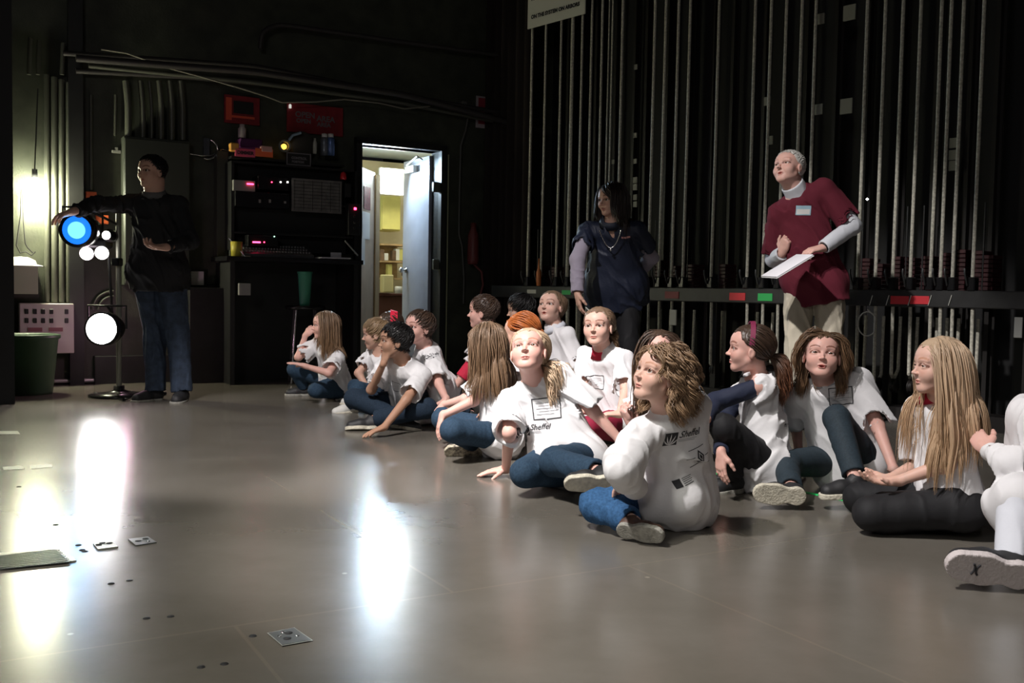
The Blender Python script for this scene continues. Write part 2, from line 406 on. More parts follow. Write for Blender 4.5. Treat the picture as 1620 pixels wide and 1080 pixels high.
def folds(sdf, amp, D, seed=0, freq=15, zone=None):
    D = nrm(D); old = sdf.post
    def post(P, d):
        if old: d = old(P, d)
        m = np.abs(d) < .05
        if not m.any(): return d
        Q = P[m]; Q = Q - .72 * (Q @ D)[:, None] * D
        Wp = Q + .035 * np.stack([vnoise(Q, 9, seed + 5), vnoise(Q, 9, seed + 6), vnoise(Q, 9, seed + 7)], 1)
        r = 1 - np.abs(vnoise(Wp, freq, seed)) * 2.2; r2 = 1 - np.abs(vnoise(Wp, freq * 2.1, seed + 2)) * 2
        a = amp if zone is None else amp * zone(P[m])
        g = .35 + .65 * np.clip(vnoise(Q, 4.5, seed + 9) * 1.6 + .6, 0, 1)
        d = d.copy(); d[m] -= a * g * (1.3 * np.clip(r, 0, 1) ** 1.6 - .45 + .30 * r2); return d
    sdf.post = post
ZMY = np.array([-.5, -.2, -.1, -.03, .05, .16, .24, .45]); ZMZ = np.array([-.32, -.27, -.12, .06, .10, .20, .32, .40])
def tubes(Pos, rad, u_ref, flat=.5, ns=4):
    """Pos (M,N,3), rad (M,N) -> verts, quads ; u_ref (M,N,3) outward"""
    M, N, _ = Pos.shape; T = np.gradient(Pos, axis=0); T /= np.linalg.norm(T, axis=2)[..., None] + 1e-9
    Wd = np.cross(T, u_ref); Wd /= np.linalg.norm(Wd, axis=2)[..., None] + 1e-9; U = np.cross(Wd, T)
    ang = 2 * PI * np.arange(ns) / ns
    vs = Pos[:, :, None] + rad[:, :, None, None] * (np.cos(ang)[None, None, :, None] * Wd[:, :, None] + flat * np.sin(ang)[None, None, :, None] * U[:, :, None])
    idx = np.arange(M * N * ns).reshape(M, N, ns); a = idx[:-1]; b = idx[1:]
    q = np.stack([a, np.roll(a, -1, 2), np.roll(b, -1, 2), b], -1).reshape(-1, 4)
    return vs.reshape(-1, 3), q
def hair_geo(H, R, hs, col, st, rng):
    """st: kind, L, N, part, vol, curl, tie ..."""
    kind = st['kind']; L = st.get('L', .3); N = int(st.get('N', 420) * (2.6 if st.get('near') else 1.6)); vol = st.get('vol', 1.0); part = st.get('part', 0.0)
    cc = V(0, -.075, .15); cr = V(.38, .435, .378) * st.get('cap', 1.0)
    zoff = st.get('line', 0.0)
    capS = SDF(); E0 = ell(H + R @ cc * hs, cr * hs, R)
    def capf(P):
        q = (P - H) @ R / hs; zm = np.interp(q[:, 1], ZMY, ZMZ) + zoff + .03 * np.sin(q[:, 0] * 25)
        return np.maximum(E0(P) - .004, (zm - q[:, 2]) * .7 * hs)
    capf.bb = E0.bb; capS.add(capf, 0)
    def po(P, d):
        q = (P - H) @ R / hs; m = np.abs(d) < .03; d = d.copy()
        if kind == 'short': qq = q[m] * V(1.6, .5, 1.2)
        else: qq = q[m] * V(1, 1.6, .35)
        d[m] -= .004 * vnoise(qq, 16, 3) + .002 * vnoise(qq, 34, 4); return d
    capS.post = po
    parts = [nets(capS, *(lambda b: (b[0] - .02, b[1] + .02))(E0.bb), .0045)]
    tints = [np.ones((len(parts[0][0]), 3)) * .85]
    # roots
    K = N * 4; i = np.arange(K) + .5; ph = np.arccos(1 - 2 * i / K); th = PI * (1 + 5 ** .5) * i
    D = np.stack([np.cos(th) * np.sin(ph), np.sin(th) * np.sin(ph), np.cos(ph)], 1) + rng.normal(0, .04, (K, 3)); D /= np.linalg.norm(D, axis=1)[:, None]
    q = cc + D * cr * .99; ok = q[:, 2] > np.interp(q[:, 1], ZMY, ZMZ) + .01 + zoff; q = q[ok]; D = D[ok]
    if len(q) > N: s_ = rng.permutation(len(q))[:N]; q = q[s_]; D = D[s_]
    N = len(q); out = D / (cr ** 2); out = D / cr; out /= np.linalg.norm(out, axis=1)[:, None]
    sx = np.sign(q[:, 0] - part + 1e-4)
    if kind in ('long', 'curly', 'bob'):
        v = np.stack([sx * np.where(np.abs(q[:, 0] - part) < .2, 1.2, .25), np.where(q[:, 1] > .1, st.get('back', -.5), -.1), np.full(N, -.9)], 1)
        # hair at the back falls straight
        v[:, 0] *= np.where(q[:, 1] < -.25, .2, 1)
    elif kind == 'short':
        crown = V(part, -.30, .45); v = q - crown; v[:, 2] *= .6
        if st.get('fringe', 0): v[:, 0] += st['fringe'] * (q[:, 1] > 0)
        L = np.full(N, L)
    else:
        v = np.array(st['tie']) - q
    lens = (L if np.ndim(L) else np.full(N, L)) * rng.uniform(.82, 1.08, N)
    if kind == 'pony': lens = np.linalg.norm(v, axis=1) * hs * 1.12
    if st.get('fringe_len') and kind != 'pony':
        fr = (q[:, 1] > .18) & (np.abs(q[:, 0]) < .22); lens = np.where(fr, st['fringe_len'], lens)
        v[fr] = V(.15 * 1, .4, -.8) + rng.normal(0, .08, (fr.sum(), 3))
    M = st.get('M', 16 if kind in ('long', 'curly') else 10)
    pos = H + (R @ q.T).T * hs; vw = (R @ v.T).T; outw = (R @ out.T).T
    vw -= outw * np.sum(vw * outw, 1)[:, None]; vw /= np.linalg.norm(vw, axis=1)[:, None] + 1e-9
    offs = rng.uniform(.001, .016 if kind != 'short' else .010, N) * vol; g = st.get('g', {'short': .0, 'pony': 0}.get(kind, .32))
    coll = st['coll']; P = [pos.copy()]; d = vw.copy(); step = lens / (M - 1); tie = H + R @ np.array(st.get('tie', (0, -.4, .1))) * hs
    G = nrm(V(*st.get('grav', (0, 0, -1)))); Us = [outw.copy()]
    for k in range(1, M):
        if kind == 'pony':
            d = tie - pos; n_ = np.linalg.norm(d, axis=1)[:, None]; d = d / (n_ + 1e-6)
        else:
            d = d * (1 - g) + G * g * 1.0; d /= np.linalg.norm(d, axis=1)[:, None] + 1e-9
        pos = pos + d * step[:, None]
        c = coll(pos); off = offs * min(1, k / 3); m = c < off
        if m.any():
            gr = coll.grad(pos[m], .003); push = np.clip(off[m] - c[m], 0, .02)[:, None] * gr; pos[m] += push
        if kind in ('short', 'pony'):
            m = c > off + .002
            if m.any(): pos[m] -= np.clip(c[m] - off[m], 0, .02)[:, None] * coll.grad(pos[m], .003) * .8
        if kind in ('long', 'curly', 'bob'):      # keep the face free
            ql = (pos - H) @ R / hs; m = (ql[:, 1] > .12) & (np.abs(ql[:, 0]) < .33) & (ql[:, 2] < .25) & (ql[:, 2] > -.55)
            if st.get('fringe_len'): m &= ~fr
            if m.any():
                t = np.zeros((m.sum(), 3)); t[:, 0] = np.sign(ql[m, 0] - part * .3) * .02; t[:, 1] = -.035; pos[m] += (R @ t.T).T * hs * 1.3
        d2 = pos - P[-1]; d2 /= np.linalg.norm(d2, axis=1)[:, None] + 1e-9; d = d * .4 + d2 * .6
        u = pos - (H + R @ V(0, -.1, .0) * hs); u[:, 2] *= .3; u /= np.linalg.norm(u, axis=1)[:, None] + 1e-9
        P.append(pos.copy()); Us.append(u)
    P = np.array(P); Us = np.array(Us); tt = np.linspace(0, 1, M)[:, None]
    def curlify(P, Us, amp, turns, ph):
        T = np.gradient(P, axis=0); T /= np.linalg.norm(T, axis=2)[..., None] + 1e-9; W = np.cross(T, Us)
        t = np.linspace(0, 1, len(P))[:, None]; a = 2 * PI * turns * t + ph; e = amp * np.clip((t - .12) * 2.2, 0, 1)
        return P + (e * np.cos(a))[..., None] * W + (e * np.sin(a))[..., None] * Us * .9
    if kind in ('long', 'curly', 'bob'):
        Kc = st.get('clumps', 80); seeds = rng.permutation(N)[:Kc]; near_ = np.argmin(((P[0][:, None] - P[0][seeds][None]) ** 2).sum(2), 1); cl = seeds[near_]
        pull = st.get('pull', .45) * np.linspace(0, 1, M)[:, None, None] ** .8; P = P * (1 - pull) + P[:, cl] * pull
    else: cl = np.arange(N)
    ca = st.get('curl', 0); wr = st.get('w', .0042) * (.60 if st.get('near') else .75)
    if ca: P = curlify(P, Us, ca * rng.uniform(.7, 1.2, N), (st.get('turns', 3) * rng.uniform(.8, 1.2, N))[cl], rng.uniform(0, 6.28, N)[cl] + rng.uniform(-.5, .5, N))
    elif kind == 'long': P = curlify(P, Us, (.007 * rng.uniform(.2, 1.2, N))[cl], rng.uniform(.5, 1.6, N)[cl], rng.uniform(0, 6.28, N)[cl])
    rad = wr * (np.minimum(1, .55 + tt * 3) * np.clip((1.02 - tt) * 3.2, .12, 1)) * rng.uniform(.7, 1.2, N)
    v_, q_ = tubes(P, rad, Us, .5); parts.append((v_, q_)); tn = np.repeat(rng.uniform(.80, 1.15, N)[None, :, None], M, 0); tn = np.repeat(tn, 4, 2).reshape(-1, 1)
    if st.get('ends'): fade = np.repeat(np.repeat(tt[:, :, None], N, 1), 4, 2).reshape(-1, 1); tn = tn * (1 + (np.array(st['ends']) - 1) * fade ** 1.5)
    tints.append(tn * np.ones((1, 3)))
    if st.get('tail'):
        tl = st['tail']; n2 = int(tl.get('n', 90) * 2.2); M2 = 18; L2 = tl['L'] * rng.uniform(.75, 1.05, n2); a = rng.uniform(0, 6.28, n2); r = np.sqrt(rng.uniform(0, 1, n2))
        bw = nrm(R @ np.array(tl.get('dir', (0, -1, .1)))); e1 = nrm(np.cross(bw, V(0, 0, 1))); e2 = np.cross(bw, e1)
        o2 = (np.cos(a) * r)[:, None] * e1 + (np.sin(a) * r)[:, None] * e2; rr = tl.get('r', .02); pos = tie + o2 * .009; d = nrm(bw)[None] + o2 * .5
        P2 = [pos.copy()]; U2 = [o2 + 1e-3]
        for k in range(1, M2):
            gg = tl.get('g', .22); d = d * (1 - gg) + G * gg; d /= np.linalg.norm(d, axis=1)[:, None]; pos = pos + d * (L2 / M2)[:, None]
            sp = o2 * rr * 2.2 / M2 * (1 if k < M2 * .5 else -.35); pos = pos + sp; c = coll(pos); m = c < .006
            if m.any(): pos[m] += np.clip(.006 - c[m], 0, .02)[:, None] * coll.grad(pos[m], .003)
            P2.append(pos.copy()); U2.append(o2 + 1e-3)
        P2 = np.array(P2); U2 = np.array(U2); t2 = np.linspace(0, 1, M2)[:, None]
        P2 = curlify(P2, U2 / (np.linalg.norm(U2, axis=2)[..., None] + 1e-9), tl.get('curl', .004) * rng.uniform(.5, 1.2, n2), tl.get('turns', 1.5) * rng.uniform(.8, 1.2, n2), rng.uniform(0, 6.28, n2))
        v_, q_ = tubes(P2, wr * 1.1 * np.clip((1.02 - t2) * 2.5, .12, 1) * np.ones((1, n2)), U2, .6); parts.append((v_, q_))
        tn = np.repeat(np.repeat(rng.uniform(.75, 1.25, n2)[None, :, None], M2, 0), 4, 2).reshape(-1, 1)
        if tl.get('ends'): fade = np.repeat(np.repeat(t2[:, :, None], n2, 1), 4, 2).reshape(-1, 1); tn = tn * (1 + (np.array(tl['ends']) - 1) * fade)
        tints.append(tn * np.ones((1, 3)))
    return parts, np.concatenate(tints)
def shoe(par, base, A, t, n, S, up_m, sole_m, h, label=None, L=.22, slim=1.0):
    t = nrm(t); n = nrm(n - t * np.dot(n, t)); X = np.cross(t, n); R = np.stack([X, t, n], 1); o = A - n * .062 * S - t * .045 * S; k = S * L / .22
    def w(x, y, z): return o + R @ V(x * slim, y, z) * k
    u = SDF()
    u.add(cap(w(0, .036, .045), w(0, .045, .075), .034 * k, .031 * k), .01); u.add(cap(w(0, .04, .04), w(0, .12, .036), .035 * k, .033 * k), .03 * k)
    u.add(cap(w(0, .12, .034), w(.002, .175, .028), .037 * k, .032 * k), .02 * k); u.inter(half(w(0, 0, .014), -n)); u.sub(cap(w(0, .04, .075), w(0, .035, .13), .026 * k), .004)
    folds(u, .0012, t, 3, 40)
    om = None
    pu = multi(u, h); vs = np.concatenate([p[0] for p in pu])
    if not len(vs): return None
    so = SDF()
    def sf(P):
        q = (P - o) @ R / k; x, y = q[:, 0] / slim, q[:, 1]
        c1 = np.sqrt(x ** 2 + (y - .038) ** 2) - .036; tt = np.clip((y - .125) / .05, 0, 1); c2 = np.sqrt((x - .002) ** 2 + (y - .125 - .05 * tt) ** 2) - (.043 - .004 * tt)
        t3 = np.clip((y - .04) / .09, 0, 1); c3 = np.sqrt(x ** 2 + (y - .04 - .09 * t3) ** 2) - .027; f = smin(smin(c1, c3, .02), c2, .03)
        zz = np.abs(q[:, 2] - .0105) - .0105; return np.where((f > 0) & (zz > 0), np.sqrt(np.maximum(f, 0) ** 2 + np.maximum(zz, 0) ** 2), np.maximum(f, zz)) * k - .001
    sf.bb = (np.minimum(w(0, .0, 0), w(0, .22, 0)) - .06, np.maximum(w(0, 0, 0), w(0, .22, 0)) + .06); so.add(sf, 0)
    sh = np_mesh('shoe', pu, up_m, par, base, loc=(0, 0, 0)); ps = multi(so, h * .8)
    np_mesh('sole', ps, sole_m, sh, base, loc=(0, 0, 0))
    if label: sh['label'] = label
    return w
SK = {}
def skin_m(name, col): return mat('skin_' + name, col, .5, sss=.12, vcol=True, bump=.05, bscale=300, spec=.35, bdist=.002)
def hair_m(name, col): return mat('hair_' + name, col, .42, vcol=True, spec=.45, bump=.15, bscale=600, bdist=.001)
ALLP = {}
def person(key, label, base, **s):
    t0 = time.time()
    S = s.get('S', 1.0); near = s.get('near', False); hs = s.get('hs', .21) * s.get('hk', 1.04 if s.get('S', 1.0) < 1.1 else 1.0); rng = np.random.default_rng(sum(map(ord, key)))
    h = .0052 if near else .0075; hf = .0026 if near else .0036; hh = .0028 if near else .004
    pel = s['pel']; neck = s['neck']; T = nrm(neck - pel); tf = hframe(s['tyaw'], 0, 0)
    X = nrm(tf[:, 0] - T * np.dot(tf[:, 0], T)); X = nrm(X + T * s.get('tilt', 0)); F = nrm(np.cross(T, X)); pf = hframe(s.get('pyaw', s['tyaw']), 0)[:, 0]
    def res(par, L, sp):
        if isinstance(sp, np.ndarray): return sp
        if sp[2] in ('n', 'f'): return JL(par, L * (sp[3] if len(sp) > 3 else 1), sp[0], sp[1], sp[2])
        if sp[2] == 'z': return PZ(sp[0], sp[1], sp[3])
        if sp[2] == 'd': return PD(sp[0], sp[1], sp[3])
    H = res(neck, s.get('nl', .155) * S, s['head']); yaw, pitch = s['look'][:2]; R = hframe(yaw, pitch, s['look'][2] if len(s['look']) > 2 else 0)
    rt = {}
    sw = s.get('sw', .13) * S
    sh = {sd: neck - T * .05 * S + X * sg * sw + (s.get('sh' + sd, V(0, 0, 0))) for sd, sg in (('R', 1), ('L', -1))}
    hip = {sd: pel + pf * sg * .075 * S for sd, sg in (('R', 1), ('L', -1))}
    body = SDF(); fat = s.get('fat', 1.0)
    body.add(oval(pel + T * .02, neck - T * .07 * S, .112 * S * fat, .085 * S * fat, .11 * S, .07 * S, X), 0)
    body.add(cap(sh['R'], sh['L'], .038 * S), .04); body.add(cap(neck - T * .05 * S, H + R @ V(0, -.12, -.22) * hs, .050 * S * s.get('nk', 1), .049 * S * s.get('nk', 1)), .04)
    el = {}; wr = {}; tips = {}; fine = [(H + R @ V(0, 0, 0) * hs, hs * .66, hf)]
    ua, fa, thl, shl = .245 * S, .21 * S, .35 * S, .335 * S
    al = s.get('arml', .86 if S < 1.1 else 1.0); s.setdefault('legl', .94 if S < 1.1 else 1.0)
    for sd in 'RL':
        a = s['arm' + sd]; el[sd] = res(sh[sd], ua * al, a[0]); wr[sd] = res(el[sd], fa * al, a[1])
        body.add(cap(sh[sd], el[sd], .036 * S, .029 * S), .03); body.add(cap(el[sd], wr[sd], .0295 * S, .019 * S), .015)
        hd = a[2]
        if hd is not None:
            dd = hd.get('d', wr[sd] - el[sd]); 
            if isinstance(dd, tuple): dd = res(wr[sd], .1, dd) - wr[sd]
            tips[sd] = hand_sdf(body, wr[sd], dd, hd.get('n', V(0, 0, -1)), 1 if sd == 'R' else -1, S, hd.get('curl', .4), spread=hd.get('spread', .08), thumb=hd.get('thumb', .5), L=hd.get('L'))
            if not hd.get('hide'): fine.append((wr[sd] + nrm(dd) * .07 * S, .098 * S, hh))
    kn = {}; an = {}
    legr = s.get('legr', 1.0)
    for sd in 'RL':
        l = s['leg' + sd]; kn[sd] = res(hip[sd], thl * s.get('legl', 1), l[0]); kn[sd][2] = max(kn[sd][2], .062 * S); an[sd] = res(kn[sd], shl * s.get('legl', 1), l[1]); an[sd][2] = max(an[sd][2], .045 * S)
        body.add(cap(hip[sd], kn[sd], .064 * S, .045 * S), .03); body.add(cap(kn[sd], an[sd], .044 * S, .027 * S), .02)
        t, n = nrm(np.asarray(l[2], float)), nrm(np.asarray(l[3], float)); body.add(cap(an[sd] - n * .03 * S, an[sd] - n * .035 * S + t * .10 * S, .024 * S, .018 * S), .02)
    head_sdf(body, H, R, hs, s.get('mouth', 0), old=s.get('old', False), eyeopen=s.get('eye', 1.0) * .86, kid=0 if S > 1.1 else 1)
    pm = multi(body, h, fine); vs = np.concatenate([p[0] for p in pm]); nr = body.grad(vs)
    kw = {k: s[k] for k in ('brow', 'lip') if k in s}; tint = head_tint(vs, H, R, hs, **kw)
    ob = np_mesh('person', pm, s['skin'], None, base, normals=nr, tint=tint); tag(ob, label, 'person', s.get('group'))
    # eyes
    gz = s.get('gaze'); 
    for x in (-1, 1):
        c = H + R @ V(x * .1505, .255, 0) * hs; gd = R @ nrm(V(*(gz or (0, 1, .05)))); r = .086 * hs; m = MB()
        angs = [0, 6, 12, 18, 24, 29, 40, 60, 90, 120, 150, 180]; u = nrm(np.cross(gd, V(.1, .2, 1))); v2 = np.cross(gd, u); n = 20
        vs2 = [c - np.array(base) + r * (math.cos(math.radians(a)) * gd + math.sin(math.radians(a)) * (math.cos(2 * PI * j / n) * u + math.sin(2 * PI * j / n) * v2)) for a in angs for j in range(n)]
        for i in range(len(angs) - 1):
            mi = 2 if i < 2 else 1 if i < 5 else 0
            fs = [(i * n + j, i * n + (j + 1) % n, (i + 1) * n + (j + 1) % n, (i + 1) * n + j) for j in range(n)]
            m.f += fs; m.m += [mi] * n; m.sm += [True] * n
        m.v = [tuple(q) for q in vs2]
        m.build('eye', [mat('eye_white', (.55, .50, .48), .25), s.get('iris', mat('iris_brown', (.10, .05, .03), .2)), mat('pupil', (.005, .005, .005), .1)], ob)
    # shirt
    sp = s['shirt']; shirt = SDF(); b = sp.get('bag', 1.0); fr = sp.get('sleeve', .85)
    hem = sp.get('hem', .06) * S; sf = 1.2 if s.get('stand') else 1.0
    shirt.add(oval(pel - T * (hem + .10 if s.get('stand') else hem * .5), neck - T * .075 * S, (.128 + .022 * b) * S * fat * sf, (.095 + .02 * b) * S * fat * sf, .122 * S, .08 * S, X), 0)
    shirt.add(cap(sh['R'], sh['L'], .05 * S), .05); shirt.add(cap(neck - T * .05 * S, neck + T * .012 * S, .078 * S, .056 * S), .03)
    for e in sp.get('extra', ()): shirt.add(cap(*e[:4]), .05)
    lo_ = s['pants'].get('loose', 1.0); c1 = .006 * lo_ + .014
    if sp.get('hips', 1): shirt.add(cap(hip['R'], hip['L'], (.078 + c1) * S * fat), .04)
    for sd in 'RL':
        cv = sp.get('cov' + sd, sp.get('cov', .12))
        if cv > 0: shirt.add(cap(hip[sd], hip[sd] + (kn[sd] - hip[sd]) * cv, (.067 + c1) * S, (.067 + c1 - .019 * cv) * S), .03)
    if 'hc' in sp: shirt.inter(half(pel + T * sp['hc'] * S, -T))
    if s.get('stand'): shirt.inter(half(pel - T * hem, -T))
    for sd in 'RL':
        fsd = sp.get('sl' + sd, fr)
        if fsd <= 1: 
            shirt.add(sleeve_f(sh[sd], sh[sd] + (el[sd] - sh[sd]) * fsd, .05 * S, (.054 + .016 * b) * S), .025)
        else:
            shirt.add(cap(sh[sd], el[sd], .047 * S, .040 * S), .03)
            shirt.add(sleeve_f(el[sd], el[sd] + (wr[sd] - el[sd]) * (fsd - 1), .038 * S, .033 * S), .025)
    for e in sp.get('drape', ()): shirt.add(cap(*e[:4]), .03)
    for sd in sp.get('wrap', ''): shirt.add(cap(sh[sd], el[sd], .060 * S, .056 * S), .03); shirt.add(cap(el[sd], wr[sd], .056 * S, .05 * S), .03)
    for e in sp.get('cut', ()): shirt.inter(half(*e))
    if sp.get('vneck'): shirt.sub(cap(neck + F * .06 * S - T * .06 * S, neck + T * .06 * S + F * .01, .018 * S, .045 * S), .01)
    nh = sp.get('neckr', .052) * S
    folds(shirt, sp.get('amp', .0065) * 1.5 * S, sp.get('fd', T * .8 + X * .35), sp.get('seed', sum(map(ord, key)) % 50), sp.get('freq', 15) * 1.15)
    shirt.sub(cap(neck - T * .01 * S, neck + T * .12 * S, nh, nh * 1.1), .006); shirt.sub(cap(neck + T * .0 * S, H + R @ V(0, -.1, -.2) * hs, nh * .96, nh * 1.1), .006)
    shirt.inter(lambda P: .004 - P[:, 2])
    ps = multi(shirt, h * .9); so = np_mesh('shirt', ps, sp['mat'], ob, base, loc=(0, 0, 0))
    # trousers
    tp = s['pants']; lo = tp.get('loose', 1.0); pants = SDF(); c0 = .006 * lo
    pants.add(cap(hip['R'], hip['L'], (.078 + c0) * S * fat), 0); pants.add(oval(pel, pel + T * .08 * S, .118 * S * fat, .09 * S * fat, .11 * S, .08 * S, X), .03)
    for sd in 'RL':
        pants.add(cap(hip[sd], kn[sd], (.067 + c0) * S, (.048 + c0) * S), .03)
        cut = tp.get('cut', .93)
        pants.add(sleeve_f(kn[sd], kn[sd] + (an[sd] - kn[sd]) * cut, (.047 + c0) * S, (.032 + c0 * 1.5) * S), .02)
    for e in tp.get('extra', ()): pants.add(cap(*e[:4]), .03)
    folds(pants, tp.get('amp', .0035) * S, s.get('pfd', T), 7, 18); pants.inter(lambda P: .003 - P[:, 2])
    pp = multi(pants, h); po = np_mesh(tp.get('name', 'trousers'), pp, tp['mat'], ob, base, loc=(0, 0, 0))
    sm = s.get('shoes', (M_shoe_dark, M_sole_grey))
    for sd in 'RL':
        l = s['leg' + sd]
        if len(l) > 4 and l[4] is None: continue
        shoe(ob, base, an[sd], l[2], l[3], S, sm[0], sm[1], h * .8, None, *(l[4:5] or (.21,)))
    coll = SDF(); coll.p = list(shirt.p); 
    head_lite = SDF(); head_lite.add(ell(H + R @ V(0, -.075, .15) * hs, V(.38, .435, .378) * hs, R), 0); head_lite.add(ell(H + R @ V(0, .08, -.12) * hs, V(.30, .27, .36) * hs, R), .01)
    head_lite.add(cap(neck, H + R @ V(0, -.12, -.22) * hs, .05 * S), .01)
    class CC(SDF):
        def __call__(self, P): return np.minimum(SDF.__call__(coll, P), SDF.__call__(head_lite, P))
    CO = CC()
    if s.get('hair'):
        st = dict(s['hair']); st['coll'] = CO; st['near'] = near; hp, ht = hair_geo(H, R, hs, None, st, rng)
        np_mesh('hair', hp, st['mat'], ob, base, tint=ht, loc=(0, 0, 0))
    D = dict(ob=ob, so=so, shirt=shirt, pants=pants, body=body, neck=neck, pel=pel, T=T, X=X, F=F, H=H, R=R, hs=hs, S=S, sh=sh, el=el, wr=wr, kn=kn, an=an, base=np.array(base), tips=tips, CO=CO)
    ALLP[key] = D
    if s.get('collar'):
        cm = s['collar']; c = SDF(); ctr = neck + T * .026 * S
        ring = [ctr + (X * math.cos(a) * (nh + .006) + F * math.sin(a) * (nh + .006)) + T * (.012 * math.cos(a + PI / 2) * 1.0 - .004) * S for a in np.linspace(0, 2 * PI, 25)]
        m = MB()
        rr = np.array(ring) - base; n = len(rr) - 1; hgt = s.get('collar_h', .02) * S; vs3 = []
        for i in range(n):
            o = nrm(rr[i] - (ctr - base)); vs3 += [rr[i] - T * hgt * 1.3 + o * .028, rr[i] + T * hgt * .5 + o * .004, rr[i] + T * hgt * .5 - o * .003, rr[i] - T * hgt * .9 - o * .003]
        m.add(vs3, [(i * 4 + j, i * 4 + (j + 1) % 4, ((i + 1) % n) * 4 + (j + 1) % 4, ((i + 1) % n) * 4 + j) for i in range(n) for j in range(4)], 0, True)
        m.build('collar', cm, ob)
    print(key, 'built %.1fs' % (time.time() - t0), 'z head %.2f' % H[2], 'elR', el['R'].round(2), 'wrR', wr['R'].round(2), 'elL', el['L'].round(2), 'wrL', wr['L'].round(2), 'knR', kn['R'].round(2), 'knL', kn['L'].round(2), 'anR', an['R'].round(2), 'anL', an['L'].round(2), flush=True)
    return D
def on_cloth(Dp, mats, shapes, org, X, Y, name='print', sub=.008, off=.0016, par=None, sdf=None):
    """project flat shapes [(verts2d, faces, mat)] onto the shirt along -N"""
    N = np.cross(X, Y); sdf = sdf or Dp['shirt']; m = MB()
    import bmesh
    for vs, fs, mi in shapes:
        bm = bmesh.new(); bv = [bm.verts.new((v[0], v[1], 0)) for v in vs]
        for f in fs:
            try: bm.faces.new([bv[i] for i in f])
            except ValueError: pass
        bmesh.ops.triangulate(bm, faces=bm.faces[:])
        for _ in range(3):
            es = [e for e in bm.edges if e.calc_length() > sub]
            if not es: break
            bmesh.ops.subdivide_edges(bm, edges=es, cuts=1); bmesh.ops.triangulate(bm, faces=[f for f in bm.faces if len(f.verts) > 3])
        bm.verts.index_update(); P = np.array([v.co[:2] for v in bm.verts]); W = org + P[:, :1] * X + P[:, 1:] * Y + N * .06
        for it in range(60):
            d = np.minimum(sdf(W), 1); W = W - N * np.clip(d, -.02, .02)[:, None] * .8
        okv = np.abs(sdf(W)) < .004; W = W + N * off - Dp['base']
        m.add(list(W), [tuple(v.index for v in f.verts) for f in bm.faces if all(okv[v.index] for v in f.verts)], mi); bm.free()
    return m.build(name, mats, par or Dp['so'])
def rect2(x, y, w, h): return [(x, y), (x + w, y), (x + w, y + h), (x, y + h)], [(0, 1, 2, 3)]
def frame2(x, y, w, h, t):
    v = [(x, y), (x + w, y), (x + w, y + h), (x, y + h), (x + t, y + t), (x + w - t, y + t), (x + w - t, y + h - t), (x + t, y + h - t)]
    return v, [(0, 1, 5, 4), (1, 2, 6, 5), (2, 3, 7, 6), (3, 0, 4, 7)]
def text2(b, size, x, y, **k):
    v, f = text_mesh(b, size, **k); return [(p[0] + x, p[1] + y) for p in v], f
# ---------------------------------------------------------------- the place
UZ = V(0, 0, 1)
EB = V(0.867, 0.4985, 0); NB = V(0.4985, -0.867, 0); B0 = V(-3.58, 8.4, 0)
def BW(px, py, off=0.0): return PP(px, py, B0 + NB * off, NB)
def BT(t, z, off=0.0): return B0 + EB * t + NB * off + UZ * z
EX = V(.673, -.74, 0); EX = EX / np.linalg.norm(EX); NR = V(EX[1], -EX[0], 0); R0 = V(2.1, 7.4, 0)
def RW(px, py, off=0.0): return PP(px, py, R0 + NR * off, NR)
def RT(t, z, off=0.0): return R0 + EX * t + NR * off + UZ * z
RBM = frame(EB, -NB, UZ); RRM = frame(EX, -NR, UZ)
M_wall = mat('wall_paint', (.042, .046, .032), .55, noise=.25, nscale=6, bump=.15, bscale=60)
M_blackp = mat('black_paint', (.012, .012, .012), .5, noise=.2, nscale=8)
M_black = mat('black_matt', (.010, .010, .011), .7)
M_blackgl = mat('black_gloss', (.012, .012, .013), .25)
M_dkmetal = mat('dark_metal', (.05, .05, .05), .4, .6)
M_chrome = mat('chrome', (.7, .7, .7), .2, 1.0)
M_pipe = mat('painted_conduit', (.085, .088, .07), .38)
M_pipedk = mat('dark_conduit', (.04, .036, .035), .45)
M_white = mat('white_plastic', (.7, .7, .68), .5)
M_grey = mat('grey_plastic', (.28, .28, .26), .5)
M_cream = mat('cream_metal', (.60, .58, .52), .5)
M_red = mat('red_board', (.25, .015, .022), .5, noise=.15, nscale=15)
M_ink = mat('black_ink', (.02, .02, .022), .6)
M_inkg = mat('grey_ink', (.16, .15, .16), .6)
